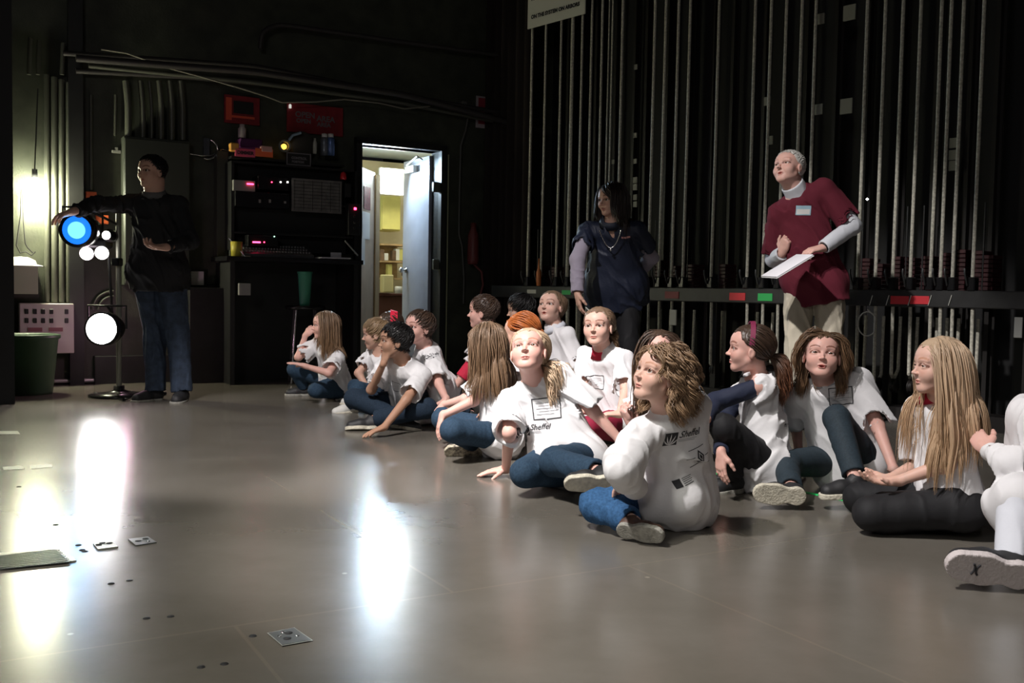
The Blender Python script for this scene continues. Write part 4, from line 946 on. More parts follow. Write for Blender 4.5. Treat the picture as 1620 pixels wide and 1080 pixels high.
# shelf over the rack with its goods
c, w_, h_ = bbox(366, 248, 545, 252, .25); tag(MB().box(c + UZ * -.03, (w_, .25, .02), RBM).build('wall_shelf', M_blackp), 'black wall shelf under the two red posters', 'shelf')
# red posters
def lettered(x0, y0, x1, y1, mt, name, label, cat, dep=.02, off=.02, lines=(), mats=None, parts=None, bev=.002):
    c, w_, h_ = bbox(x0, y0, x1, y1, dep, off); o = empty(name, c - UZ * h_ / 2, label, cat)
    rel(MB().box(c, (w_, dep, h_), RBM, bev=bev), 'board', mt, o); m = MB()
    for (t, s, fx, fy, mi) in lines: put_text(m, t, h_ * s, c + NB * (dep / 2) + EB * w_ * (fx - .5) + UZ * h_ * (.5 - fy), EB, UZ, mi, .002, bold=.002)
    if m.v: rel(m, 'lettering', mats, o)
    return o, c, w_, h_
M_orr = mat('orange_red', (.75, .10, .05), .5)
o, c, w_, h_ = lettered(355, 152, 411, 196, M_red, 'warning_sign', 'red framed sign with a dark panel, left of the two red boards', 'sign')
rel(MB().box(c + NB * .015 + UZ * h_ * .08 + EB * w_ * .03, (w_ * .56, .014, h_ * .44), RBM), 'dark_panel', M_blackp, o); rel(MB().box(c + NB * .012 - EB * w_ * .38, (w_ * .16, .01, h_ * .8), RBM), 'orange_strip', M_orr, o)
rel(MB().box(c + NB * .012 - UZ * h_ * .26, (w_ * .7, .01, h_ * .08), RBM), 'text_band', M_orr, o)
o, c, w_, h_ = lettered(454, 166, 543, 212, M_red, 'warning_sign', 'wide red board with two grey lettered words, right of the other red sign', 'sign', lines=[('OPEN', .27, .14, .47, 0), ('AREA', .27, .52, .54, 0), ('OPEN', .2, .16, .66, 0), ('AREA', .2, .53, .72, 0)], mats=[M_inkg])
q = BW(459, 171, .06); tag(MB().lathe(q, [(0, 0), (.012, 0), (.012, .03), (.0, .04)]).build('glowing_clip', mat('tiny_white', (.9, .9, .85), .4, emit=(1, 1, .9), estr=.6)), 'tiny white clip at the upper left corner of the wide red board', 'clip')  # clip material carries a faint emission, it is no lamp
lettered(372, 235, 404, 248, mat('pink_label', (.85, .12, .22), .5), 'shelf_label', 'pink lettered label on the shelf edge', 'label', .01, .27, [('DIMMER', .55, .1, .7, 0)], [M_ink])
lettered(404, 235, 432, 248, mat('orange_label', (.95, .18, .06), .5), 'shelf_label', 'orange label on the shelf edge beside the pink one', 'label', .01, .27)
q = BW(370, 233, .25); tag(MB().box(q, (.08, .06, .075), RBM, bev=.01).build('small_box', mat('amber_box', (.85, .42, .08), .5)), 'small amber box at the left end of the shelf', 'box')
c, w_, h_ = bbox(380, 219, 416, 234, .18, .05); m = MB().box(c, (w_, .18, h_), RBM, bev=.01); tag(m.build('storage_tray', mat('purple_tray', (.10, .02, .10), .4)), 'dark purple tray on the shelf behind the pink label', 'tray')
boxthing(414, 231, 431, 240, .1, mat('pale_red', (.7, .4, .35), .5), 'tape_box', 'pale box resting above the orange label', 'box', off=.19)
q = BW(383, 218, .12); tag(MB().lathe(q, [(0, 0), (.035, 0), (.035, .08), (.022, .095), (.022, .12), (0, .12)]).build('jar', mat('pink_white', (.6, .5, .52), .4)), 'pale jar standing on the purple tray', 'jar')
q = BW(450, 231, .22); m = MB(); 
n = 28; vs = []
for k in range(n):
    a = 2 * PI * k / n
    for rr, yy in ((.055, -.02), (.055, .02), (.038, .02), (.038, -.02)): vs.append(q + EB * rr * math.cos(a) + UZ * rr * math.sin(a) + NB * yy)
m.add(vs, [(k * 4 + j, k * 4 + (j + 1) % 4, ((k + 1) % n) * 4 + (j + 1) % 4, ((k + 1) % n) * 4 + j) for k in range(n) for j in range(4)], 0, False); tag(m.build('tape_roll', mat('grey_tape', (.25, .25, .2), .4)), 'roll of tape left of the dark round drum on the shelf', 'tape roll')
tag(MB().lathe(BW(449, 232, .20), [(0, -.01), (.025, -.01), (.025, .01), (0, .01)], NB).build('lamp_lens', mat('amber_glow', (1, .6, .1), .4, emit=(1, .55, .08), estr=2.2)), 'amber glowing pilot lamp inside the roll of tape', 'lamp')
tag(MB().lathe(BW(475, 229, .12), [(0, -.05), (.11, -.05), (.12, -.04), (.12, .04), (.11, .05), (0, .05)], NB, 28).build('cable_drum', mat('drum_dark', (.05, .045, .038), .6)), 'dark round drum standing on the shelf under the red board', 'drum')
m = MB(); m.tube([BW(457, 222, .25), BW(463, 214, .25), BW(470, 212, .25), BW(476, 210, .25)], .012); tag(m.build('pliers', mat('pale_blue', (.3, .42, .52), .4)), 'pale blue tool hanging above the dark drum', 'tool')
for px, lab in ((496, 'slim dark bottle with a white cap between drum and spray cans'),): tag(MB().lathe(BW(px + 2, 243, .22), [(0, 0), (.018, 0), (.018, .10), (.01, .12), (.01, .14), (0, .14)]).build('bottle', mat('pale_bottle', (.5, .5, .45), .4)), lab, 'bottle')
for px, cc, lab in ((513, (.16, .18, .22), 'grey blue spray can on the shelf, the left of two'), (523, (.12, .2, .42), 'blue spray can with a white top at the right end of the shelf')):
    q = BW(px, 246, .2); o = tag(MB().lathe(q, [(0, 0), (.036, 0), (.036, .15), (.03, .165), (0, .165)]).build('spray_can', mat('can%d' % px, cc, .3, .4)), lab, 'spray can')
    cpm = MB().lathe((0, 0, 0), [(0, .165), (.026, .165), (.026, .20), (0, .205)]); cpm.v = [tuple(np.array(v) + q) for v in cpm.v]; cpm.build('lid', M_white, o)
o, c, w_, h_ = lettered(453, 242, 492, 262, M_blackp, 'name_plate', 'black name plate with a white border below the drum', 'sign', .012, .27, [('CONTROL', .26, .2, .5, 0), ('POSITION', .22, .22, .78, 0)], [M_inkg])
fm = MB(); v, f = frame2(-w_ / 2, -h_ / 2, w_, h_, h_ * .09); fm.add([c + NB * .009 + EB * a + UZ * b for a, b in v], f); rel(fm, 'border', M_inkg, o)
# red beacon, blinking box at the jamb
o = unit(551, 322, 570, 372, 'black wall station with a glowing red button left of the doorway', [(562, 330, .022, .022, M_led)], M_blackp, .08, .30, 'intercom_station')
for k, py in enumerate((342, 352, 361)): led(561, py, .385, .02, .02, M_dkmetal, o, 'button')
tag(MB().lathe(BW(543, 284, .3), [(0, 0), (.03, 0), (.03, .02), (.024, .06), (0, .075)]).build('red_beacon', mat('beacon_red', (.7, .03, .04), .3)), 'small red beacon above the wall station', 'beacon')
boxthing(545, 290, 556, 312, .05, M_dkmetal, 'switch_box', 'small grey switch box under the red beacon', 'electrical box', off=.25)
m = MB().tube([BW(546, 381, .55), BW(566, 404, .50)], .007); tag(m.build('pointer_stick', M_grey), 'thin stick leaning at the right end of the control desk', 'stick')
# white notice with a red field, gooseneck and cable right of the door
o, c, w_, h_ = lettered(753, 153, 783, 203, mat('sign_frame', (.42, .36, .38), .5), 'fire_sign', 'small portrait sign with a red field high on the dark wall', 'sign', .015, .02)
rel(MB().box(c + NB * .01 + UZ * .01, (w_ * .78, .008, h_ * .82), RBM), 'red_field', mat('sign_red', (.30, .03, .05), .5), o); rel(MB().lathe(c + NB * .014 - UZ * h_ * .14, [(0, 0), (.028, 0), (.028, .004), (0, .004)], NB), 'roundel', mat('sign_pink', (.6, .3, .3), .5), o)
m = MB().box(BW(733, 168, .1), (.06, .08, .10), RBM, bev=.01); m.tube([BW(x, y, .08) for x, y in ((737, 172), (741, 182), (737, 205), (729, 230), (727, 300), (726, 370), (731, 390), (734, 440), (733, 480))], .008); tag(m.build('microphone_cable', mat('dull_grey', (.12, .12, .11), .5)), 'grey hanging cable with a plug on the dark wall left of the red sign', 'cable')
q = BW(749, 360, .15); m = MB().lathe(q * V(1, 1, 0) + UZ * BW(750, 418, .15)[2], [(0, 0), (.05, 0), (.06, .05), (.055, .30), (.03, .36), (.03, .42), (0, .42)]); m.tube([BW(750, 418, .15), BW(762, 430, .2), BW(764, 450, .2), BW(752, 500, .15)], .012); tag(m.build('fire_extinguisher', mat('dull_red', (.16, .03, .03), .45)), 'dull red extinguisher on the dark wall behind the seated boys', 'extinguisher')
# ---- stool with green cup
sq = PZ(482, 606, 0); zs = PP(478, 484, sq, V(0, -1, 0))[2]; st = empty('bar_stool', sq, 'black topped tall stool with chrome legs behind the girl resting her chin', 'stool')
rel(MB().lathe(sq + UZ * (zs - .03), [(0, 0), (.17, 0), (.18, .01), (.18, .025), (.165, .035), (0, .035)], n=32), 'seat', M_blackgl, st)
for k in range(4):
    a = PI / 4 + k * PI / 2 + .3; d0 = V(math.cos(a), math.sin(a), 0); rel(MB().tube([sq + d0 * .12 + UZ * (zs - .03), sq + d0 * .18 + UZ * .01], .010), 'leg', M_chrome if k == 2 else M_dkmetal, st)
rg = [sq + V(math.cos(a), math.sin(a), 0) * .16 + UZ * .2 for a in np.linspace(0, 2 * PI, 25)]; rel(MB().tube(rg, .007), 'foot_ring', M_dkmetal, st)
q = sq + UZ * (zs + .005) + V(.0, -.02, 0); tag(MB().lathe(q, [(0, 0), (.042, 0), (.046, .02), (.062, .28), (.068, .285), (.068, .30), (.058, .30), (.04, .01), (0, .01)], n=28).build('green_tumbler', mat('tumbler_green', (.06, .30, .19), .4)), 'tall green tumbler on the black stool', 'cup')
# black drapes closing the corner
def drape(a, b, z1, folds_, name, label, amp=.05, mt=None):
    m = MB(); n = folds_ * 8; d = nrm(b - a); nn2 = V(d[1], -d[0], 0); L = np.linalg.norm(b - a); vs = []
    for z in (0.02, z1 / 2, z1):
        for i in range(n + 1): vs.append(a + d * L * i / n + nn2 * amp * math.sin(2 * PI * i / 8) * (1 + .2 * math.sin(i)) + UZ * z)
    m.add(vs, [(j * (n + 1) + i, j * (n + 1) + i + 1, (j + 1) * (n + 1) + i + 1, (j + 1) * (n + 1) + i) for j in range(2) for i in range(n)], 0, True); o = m.build(name, mt or M_velour)
    md = o.modifiers.new('thick', 'SOLIDIFY'); md.thickness = .008
    return tag(o, label, 'curtain')
M_velour = mat('black_velour', (.012, .010, .009), .9, noise=.2, nscale=10)
# ---------------------------------------------------------------- counterweight wall
M_rope = mat('rope', (.52, .50, .42), .8, noise=.25, nscale=60, bump=.5, bscale=220); M_arbor = mat('arbor_iron', (.02, .01, .01), .5, noise=.3, nscale=20); M_track = mat('track_iron', (.010, .008, .007), .5)
RX = [838.5, 860, 884, 902, 917, 932, 948, 959, 964, 980, 1031, 1048, 1068, 1086, 1131, 1188, 1213, 1214 + 23, 1261, 1283, 1364, 1392.6, 1420, 1448, 1480, 1496, 1515, 1547]
RR = [.013, .012, .012, .018, .012, .012, .012, .006, .008, .013] + [.013] * 18
zr = RW(1250, 467, 0)[2]; ZR = .85
rnd = random.Random(11)
def tpos(px, py=259, off=0.): q = RW(px, py, off); return np.dot(q - R0, EX)
TS = [tpos(x) for x in RX]
ords = ['1st', '2nd', '3rd', '4th', '5th', '6th', '7th', '8th', '9th', '10th'] + ['%dth' % i for i in range(11, 21)] + ['21st', '22nd', '23rd'] + ['%dth' % i for i in range(24, 31)]
def twist(m, a, b, r):
    n = 5; m.tube([a, b], r, 8)
for i, (t, r) in enumerate(zip(TS, RR)):
    m = MB(); zl = .30 + rnd.uniform(-.05, .05); lx = rnd.uniform(-.01, .01); r = r * .95
    m.tube([RT(t, 5.2, 0), RT(t + lx * .3, 2.0, 0), RT(t, .93, .01), RT(t + .004, .80, .0), RT(t + .010, zl, .0)], r, 8)
    a2 = t - .045; m.tube([RT(a2, .72, -.22), RT(a2 + .006, zl + .02, -.20), RT(t - .02, zl - .05, -.10), RT(t + .010, zl, 0)], r, 8)
    tag(m.build('hand_rope', M_rope), 'pale hand rope of the counterweight wall, %s counted from the left%s' % (ords[i], ', thinner than its neighbours' if r < .010 else ''), 'rope', 'hand ropes of the counterweight wall')
# guide tracks and arbors behind
for i, t in enumerate(TS[:-1]):
    t2 = (t + TS[i + 1]) / 2
    if i % 2 == 0 or TS[i + 1] - t > .25:
        m = MB().box(RT(t2, 2.7, -.42), (.03, .05, 5.3), RRM); m.box(RT(t2, 2.7, -.45), (.07, .008, 5.3), RRM)
        tag(m.build('guide_track', M_track), 'dark upright guide track behind the hand ropes, beside the %s rope from the left' % ords[i], 'track', 'guide tracks behind the ropes')
ORD = ords
for k, (px, zc, hh2) in enumerate(((862, .98, .28), (884, 1.0, .22), (905, 1.02, .22), (1000, 1.0, .25), (1048, 1.0, .3), (1072, 1.02, .2), (1100, 1.0, .26), (1150, 1.0, .26), (1376, 1.02, .24), (1396, 1.0, .22), (1424, 1.0, .3), (1446, 1.04, .22), (1472, 1.0, .3), (1500, 1.02, .3), (1525, 1.04, .30), (1552, 1.03, .30), (1568, 1.0, .3))):
    t = tpos(px, 440, -.3); a = empty('arbor', RT(t, zc - hh2 / 2, -.3), 'dull red stack of counterweights just above the rail, %s from the left' % ORD[k], 'counterweight', 'counterweight arbors above the rail')
    m = MB(); nn_ = int(hh2 / .03)
    for j in range(nn_): m.box(RT(t + rnd.uniform(-.003, .003), zc - hh2 / 2 + (j + .5) * .03, -.3), (.075, .16, .026), RRM, bev=.003)
    rel(m, 'weights', mat('weight_red', (.045, .010, .013), .5, noise=.4, nscale=18), a)
    rel(MB().tube([RT(t - .025, zc - hh2 / 2, -.22), RT(t - .025, zc + hh2 / 2 + .35, -.22)], .006, 6), 'rod', M_dkmetal, a)
# locking rail
t0, t1 = tpos(845, 460) - .6, tpos(1640, 470) + .6
rail = tag(MB().box(RT((t0 + t1) / 2, ZR, -.02), (t1 - t0, .10, .115), RRM, bev=.006).build('locking_rail', mat('rail_iron', (.03, .03, .03), .45, noise=.2, nscale=9)), 'long dark locking rail crossing behind the ropes at waist height', 'rail')
for k, t in enumerate(np.arange(t0 + .3, t1, 1.2)): tag(MB().box(RT(t, ZR / 2 - .03, -.05), (.05, .06, ZR - .06), RRM).build('rail_post', M_track), 'dark upright post carrying the locking rail, %s from the left' % ords[k], 'post', 'posts of the locking rail')
for i, t in enumerate(TS):
    lk = empty('rope_lock', RT(t, ZR + .05, .0), 'black rope lock with a lever on the rail, at the %s rope from the left' % ords[i], 'rope lock', 'rope locks on the rail')
    rel(MB().box(RT(t, ZR + .10, 0), (.05, .07, .09), RRM, bev=.006), 'body', M_blackgl, lk)
    rel(MB().tube([RT(t - .02, ZR + .09, .04), RT(t - .025, ZR + .17, .07), RT(t - .03, ZR + .20, .06)], .007, 8), 'lever', M_dkmetal, lk)
def railmark(x0, x1, y0, y1, mt, label, name='rail_label'):
    a = RW(x0, (y0 + y1) / 2, .032); b = RW(x1, (y0 + y1) / 2, .032); c = (a + b) / 2; hh3 = abs(RW((x0 + x1) / 2, y0, .03)[2] - RW((x0 + x1) / 2, y1, .03)[2])
    return tag(MB().box(c, (np.linalg.norm(b - a), .006, hh3), RRM, bev=.001).build(name, mt), label, 'label')
M_mr = mat('mark_red', (.75, .045, .06), .5); M_mg = mat('mark_green', (.04, .50, .12), .5)
railmark(1154, 1179, 463, 475, M_mr, 'red label on the rail between the woman and the man in maroon'); railmark(1199, 1222, 464, 476, M_mg, 'green label on the rail just left of the man in maroon')
railmark(1409, 1438, 468, 481, M_mr, 'red label on the rail right of the man, the left of an adjoining pair'); railmark(1440, 1470, 468, 481, M_mr, 'red label on the rail right of the man, the right of an adjoining pair')
railmark(1052, 1074, 461, 472, mat('mark_dkred', (.30, .03, .04), .5), 'dull red label on the rail right of the woman'); railmark(889, 903, 459, 466, M_mg, 'green label on the rail left of the woman\'s sleeve')
railmark(834, 848, 458, 464, M_cream, 'pale label at the left end of the rail')
for kk, px in enumerate((1404, 1439, 1471, 1503, 1378)): q = RW(px, 475, .036); tag(MB().tube([q - UZ * .035 - EX * .01, q + UZ * .035 + EX * .01], .003, 6).build('divider_strip', M_cream), 'thin pale divider strip on the rail, ' + ('just left of the two red labels', 'between the two red labels', 'just right of the two red labels', 'farthest right, on bare rail', 'nearest the man in maroon')[kk], 'strip', 'divider strips on the rail')
for ci, (px, py, sz) in enumerate(((1298, 30, .07), (1344, 20, .10), (1214, 160, .06), (1218, 222, .06), (1295, 173, .07), (1339, 168, .10), (1509, 226, .06), (1508, 245, .06), (1508, 262, .06), (1006, 106, .04), (1005, 214, .04), (1005, 255, .04), (1005, 285, .05), (1005, 296, .05), (1005, 312, .045), (1005, 323, .045), (860, 285, .035), (858, 305, .035), (970, 256, .035))):
    q = RW(px, py, -.36); tag(MB().box(q, (sz, .012, sz * 1.15), RRM, bev=.002).build('number_card', M_cream if False else mat('card_dull', (.30, .30, .25), .6)), 'small pale card behind the ropes, ' + ('top left of the four right of the man' if ci == 0 else 'top right of the four right of the man' if ci == 1 else 'lower left of the four by the man' if ci == 4 else 'lower right of the four by the man' if ci == 5 else '%s one counted along the guide tracks' % ords[ci]), 'card', 'pale cards on the guide tracks')
q = RW(1065, 502, .02); tag(MB().box(q, (.07, .012, .13), RRM, bev=.003).build('rope_tag', M_cream), 'upright pale tag hanging on a rope below the rail near the woman', 'tag')
q = RW(1611, 518, .02); tag(MB().box(q, (.05, .012, .13), RRM, bev=.003).build('rope_tag', M_grey), 'grey tag hanging below the rail at the right edge', 'tag')
cq = RW(1372, 512, .03); tag(MB().tube([cq + EX * .07 * math.cos(a) + UZ * (.085 * math.sin(a)) for a in np.linspace(.5, 5.6, 22)] + [cq + EX * .06 + UZ * .05, cq + EX * .0 + UZ * .10], .005, 6).build('wire_loop', M_cream), 'thin pale wire loop hanging below the rail right of the man', 'wire')
q = RW(1372, 315, -.2); tag(MB().lathe(q, [(0, -.01), (.01, 0), (0, .01)]).build('pilot_light', mat('pilot', (1, 1, 1), .4, emit=(1, 1, .95), estr=12)), 'tiny white pilot light among the ropes right of the man', 'light')
# orange object at the left end of the rail
m = MB().lathe(RW(852, 452, .05), [(0, 0), (.02, 0), (.024, .05), (.024, .13), (.01, .17), (.006, .26), (0, .26)]); tag(m.build('flashlight', mat('orange_plastic', (.55, .17, .05), .5)), 'slim orange torch hanging at the left end of the rail', 'torch')
# loading floor blocks under the ropes
for i in range(0, len(TS), 1):
    t = TS[i]; tag(MB().lathe(RT(t + .005, .24, -.06) - EX * .0, [(0, -.015), (.05, -.015), (.05, -.010), (.04, -.006), (.04, .006), (.05, .010), (.05, .015), (0, .015)], EX, 18).build('floor_block', M_track), 'dark floor pulley at the foot of the %s hand rope from the left' % ords[i], 'pulley', 'floor pulleys of the counterweight wall')
tag(MB().box(RT((t0 + t1) / 2, .05, -.06), (t1 - t0, .18, .1), RRM).build('block_beam', M_track), 'low dark beam holding the pulleys at the floor', 'beam')
drape(RT(-4.2, 0, -.15), RT(-3.05, 0, -.15), 6.0, 10, 'black_curtain', 'black curtain hanging between the fire sign and the counterweight wall', .04, mat('brown_velour', (.014, .009, .007), .9))
# sign at the top
a, b = RW(835, 46, .06), RW(926, 22, .06); b[2] = a[2] = (a[2] + b[2]) / 2; wS = np.linalg.norm(b - a); hS = .62; sg = empty('load_sign', a, 'white lettered load sign hanging high at the left end of the ropes', 'sign')
cS = (a + b) / 2 + UZ * hS / 2; rel(MB().box(cS, (wS, .012, hS), RRM, bev=.002), 'board', mat('sign_white', (.62, .62, .54), .5), sg)
o0 = a + NR * .008
for k, (t, s) in enumerate((('ON THE SYSTEM ON ARBORS', .085), ('MAXIMUM WORKING LOAD', .085), ('DO NOT EXCEED', .085))): 
    vs_, fs_ = text_mesh(t, 1.0); wt = max(v[0] for v in vs_); m = MB(); put_text(m, t, min(.115, wS * .84 / wt), o0 + EX * wS * .07 + UZ * (.085 + k * .17), EX, UZ, 0, .001, bold=.003); rel(m, 'text_line', M_ink, sg)

# ---------------------------------------------------------------- floor fittings
def floor_plate(pix, mt, name, label, holes=(), cat='floor plate', rim=None, z=.004):
    q = [PZ(x, y, 0) for x, y in pix]; c = sum(q) / 4; o = empty(name, c, label, cat); m = MB()
    vs = [p + UZ * z for p in q] + [p for p in q]; m.add(vs, [(0, 1, 2, 3), (4, 5, 1, 0), (5, 6, 2, 1), (6, 7, 3, 2), (7, 4, 0, 3)]); rel(m, 'plate', mt, o)
    for (u, v, r) in holes: p = (q[0] * (1 - u) + q[1] * u) * (1 - v) + (q[3] * (1 - u) + q[2] * u) * v; rel(MB().lathe(p + UZ * (z + .0005), [(0, .001), (r, .001), (r, 0)], n=12), 'screw_hole', M_black if r > .006 else M_chrome, o)
    if rim: 
        m = MB()
        for i in range(4): a, b = q[i], q[(i + 1) % 4]; a1, b1 = c + (a - c) * 1.09, c + (b - c) * 1.09; m.add([a + UZ * .003, b + UZ * .003, b1 + UZ * .003, a1 + UZ * .003], [(0, 1, 2, 3)])
        rel(m, 'rim', rim, o)
    return o
M_steel = mat('plate_steel', (.16, .17, .17), .35, .5); M_alu = mat('plate_alu', (.5, .5, .46), .4, .6)
floor_plate([(447, 1022), (492, 1014), (465, 995), (425, 1003)], M_steel, 'floor_plate', 'dark square floor plate nearest the camera', [(.35, .35, .010), (.6, .7, .010), (.2, .6, .005), (.75, .4, .005), (.45, .8, .005)], rim=M_alu)
floor_plate([(215, 864), (248, 859), (234, 850), (203, 854)], M_steel, 'floor_plate', 'dark square floor plate right of the pale one', [(.3, .5, .010), (.75, .7, .010), (.7, .25, .006)])
floor_plate([(155, 870), (187, 866), (176, 856), (147, 861)], M_alu, 'floor_plate', 'pale floor plate between the long grating and the dark plate', [(.2, .6, .010), (.45, .8, .010), (.75, .6, .010)])
floor_plate([(-40, 907), (121, 888), (92, 866), (-40, 880)], M_alu, 'floor_grating', 'long pale grating let into the floor at the left edge', [], 'grating')
gq = [PZ(x, y, .006) for x, y in ((0, 900), (108, 889), (88, 869), (0, 879))]; m = MB()
for i in range(24):
    for j in range(8):
        u, v = (i + .5) / 24, (j + .5) / 8; p = (gq[0] * (1 - u) + gq[1] * u) * (1 - v) + (gq[3] * (1 - u) + gq[2] * u) * v; m.box(p, (.022, .014, .004), np.array(Matrix.Rotation(.15, 3, 'Z')))
m.build('grid_bars', M_steel)
gb = bpy.data.objects['grid_bars']; gt = [o for o in bpy.data.objects if o.name.startswith('floor_grating')][0]; gb.parent = gt; gb.location = -gt.location; gb['kind'] = 'stuff'
for k, (a, b) in enumerate((((0, 684), (28, 684)), ((6, 741), (36, 739)), ((50, 739), (80, 736)))):
    floor_plate([(a[0], a[1] + 3), (b[0] + 4, b[1] + 3), (b[0], b[1] - 2), (a[0] - 2, a[1] - 2)], mat('dull_plate', (.17, .165, .14), .4), 'floor_plate', ('thin dull floor plate in front of the green bin', 'left of two dull floor plates by the lamp reflection', 'right of two dull floor plates by the lamp reflection')[k], z=.002)
for k, (x, y) in enumerate(((124, 862), (130, 870), (134, 872), (176, 923), (205, 918), (232, 978), (270, 975), (318, 1055), (355, 1050), (400, 1006), (30, 770), (88, 830))): tag(MB().lathe(PZ(x, y, 0), [(0, .0025), (.008, .002), (.010, 0)], n=10).build('floor_screw', M_black), 'small dark screw head in the stage floor, %s from the back' % (['first', 'second', 'third', 'fourth', 'fifth', 'sixth', 'seventh', 'eighth', 'ninth', 'tenth', 'eleventh', 'twelfth'][sorted([862, 870, 872.5, 923, 918, 978, 975, 1055, 1050, 1006, 770, 830]).index(y if y != 872 else 872.5)]), 'screw', 'screw heads in the floor')
# green tape line on the floor
g0, g1 = PZ(1262, 776, 0), PZ(1352, 795, 0); g2 = PZ(1060, 735, 0)
dg_ = nrm(g1 - g0); nn3 = V(-dg_[1], dg_[0], 0); m = MB(); a, b = g0 - dg_ * 1.5, g1 + dg_ * .05
m.add([a - nn3 * .012, b - nn3 * .012, b + nn3 * .012, a + nn3 * .012, a - nn3 * .012 + UZ * .002, b - nn3 * .012 + UZ * .002, b + nn3 * .012 + UZ * .002, a + nn3 * .012 + UZ * .002], [(4, 5, 6, 7), (0, 1, 5, 4), (2, 3, 7, 6), (1, 2, 6, 5), (3, 0, 4, 7)])
tag(m.build('floor_tape', mat('green_tape', (.03, .75, .18), .45)), 'bright green tape line on the floor behind the flat shoe', 'tape')
# ---------------------------------------------------------------- stage light stack
DS = 7.45
def S_(px, py, dy=0.): return PD(px, py, DS + dy)
sb = PZ(193, 631, 0); sb = V(S_(188, 500)[0], DS, 0)
stn = empty('light_stand', sb, 'black floor stand with an upright grey pole carrying the stage lights', 'stand')
rel(MB().lathe(sb, [(0, 0), (.22, 0), (.22, .015), (.10, .03), (.04, .05), (.04, .08), (0, .08)], n=32), 'base', M_blackgl, stn)
ztop = S_(188, 338)[2]; rel(MB().tube([sb + UZ * .05, sb + UZ * ztop], .020, 14), 'pole', mat('pole_grey', (.33, .33, .27), .35, .3), stn)
for zz in (1.02, .55): rel(MB().box(sb + UZ * zz + V(0, -.03, 0), (.06, .09, .06), bev=.008), 'clamp', M_blackgl, stn)
def fixture(c, aim, r, L, label, emat, lens_r, yoke_to, name='stage_light_fixture', ringm=M_blackgl):
    aim = nrm(aim); o = empty(name, c, label, 'stage light')
    rel(MB().lathe(c - aim * L, [(0, 0), (r * .55, 0), (r * .75, .03), (r * .8, L * .45), (r, L * .6), (r, L - .002), (r * .94, L), (r * .90, L - .02)], aim, 28), 'barrel', M_blackgl, o)
    rel(MB().lathe(c - aim * .012, [(0, 0), (lens_r, 0), (lens_r * .9, .006), (lens_r * .5, .012), (0, .014)], aim, 28), 'lens', emat, o)
    rel(MB().lathe(c - aim * .01, [(lens_r, -.005), (r * .96, -.005), (r * .96, .012), (lens_r, .012)], aim, 28), 'colour_frame', ringm, o)
    s = nrm(np.cross(aim, UZ)); m = MB(); b_ = c - aim * L * .45; pts = [b_ + s * (r * 1.1) * k2 for k2 in (-1,)]; up = np.cross(s, aim)
    m.tube([b_ + s * r * 1.12, b_ + s * r * 1.12 + up * r * 1.35, b_ - s * r * 1.12 + up * r * 1.35, b_ - s * r * 1.12], .009, 8); rel(m, 'yoke', M_dkmetal, o)
    rel(MB().tube([b_ + up * r * 1.35, yoke_to], .010, 8), 'arm', M_dkmetal, o); return o
M_blue = mat('blue_gel', (.02, .2, .9), .3, emit=(.01, .17, .95), estr=1.5); M_bluec = mat('blue_gel_centre', (.3, .7, 1), .3, emit=(.14, .52, 1.0), estr=1.9)
fb = S_(121, 364, -.32); o = fixture(fb, V(.12, -1, -.06), .125, .34, 'stage light with a blue gel, held by the man in black', M_blue, .103, sb + UZ * 1.30)
rel(MB().lathe(fb + nrm(V(.12, -1, -.06)) * .001, [(0, .004), (.05, .003), (.062, 0)], nrm(V(.12, -1, -.06)), 24), 'lens_centre', M_bluec, o)
fc = S_(160, 520, -.28); fixture(fc, V(.02, -1, .02), .125, .25, 'blazing white stage light low on the stand', mat('white_lens', (1, 1, 1), .3, emit=(1.0, .97, .95), estr=60), .112, sb + UZ * .55)
M_wref = mat('work_lens', (1, 1, 1), .3, emit=(1, .97, .92), estr=9)
o = empty('rear_work_light', S_(168, 372, -.1), 'small white work light behind the blue stage light', 'work light'); q = S_(168, 372, -.12)
rel(MB().lathe(q, [(0, .0), (.03, 0), (.034, -.02), (.05, -.05), (.05, -.12), (0, -.12)][::-1], V(0, -1, 0), 20), 'housing', M_blackgl, o); rel(MB().lathe(q, [(0, .004), (.03, .002), (.032, 0)], V(0, -1, 0), 18), 'lens', M_wref, o)
for k, (x, y, w2) in enumerate(((137, 401, .05), (161, 400, .05))): q = S_(x, y, -.1); tag(MB().lathe(q, [(0, .012), (w2 * .7, .006), (w2, 0), (w2 * .6, -.02), (0, -.03)], nrm(V(.2, -1, -.2)), 16).build('small_lamp', M_wref if k else mat('pinkish_lens', (1, .9, .95), .3, emit=(1, .85, .92), estr=8)), ('left' if not k else 'right') + ' of two small white lamps under the blue stage light', 'lamp')
tag(MB().box(S_(150, 385, .0), (.22, .16, .07), bev=.015).build('ballast_box', M_blackgl), 'black box between the blue light and the two small lamps', 'equipment')
pts = [S_(x, y, .05) for x, y in ((172, 404), (174, 440), (176, 470), (178, 500))]; pipe(pts, .010, M_black, 'power_cable', 'black cable running down beside the pole', 'cable')
for k, (r_, yy) in enumerate(((33, 470), (24, 478))): pipe([BW(180 + r_ * math.cos(a), 490 + r_ * math.sin(a) * .9 - (0), .06) for a in np.linspace(PI, 1.5 * PI, 10)], .010, M_pipe, 'curved_conduit', ('outer' if not k else 'inner') + ' of two curved conduits behind the pole', 'pipe')
pipe([PZ(x, y, .012) for x, y in ((150, 622), (158, 626), (175, 622), (196, 632), (215, 628), (208, 620), (230, 626), (262, 622))], .012, M_black, 'floor_cable', 'black cable coiled on the floor round the light stand', 'cable')
lamp('SPOT', tuple(fc + V(0, -.05, 0)), tuple(fc + V(.02, -1, -.12)), 22, (1.0, .97, .94), .11, 150, 1.0, name='white_fixture_light')
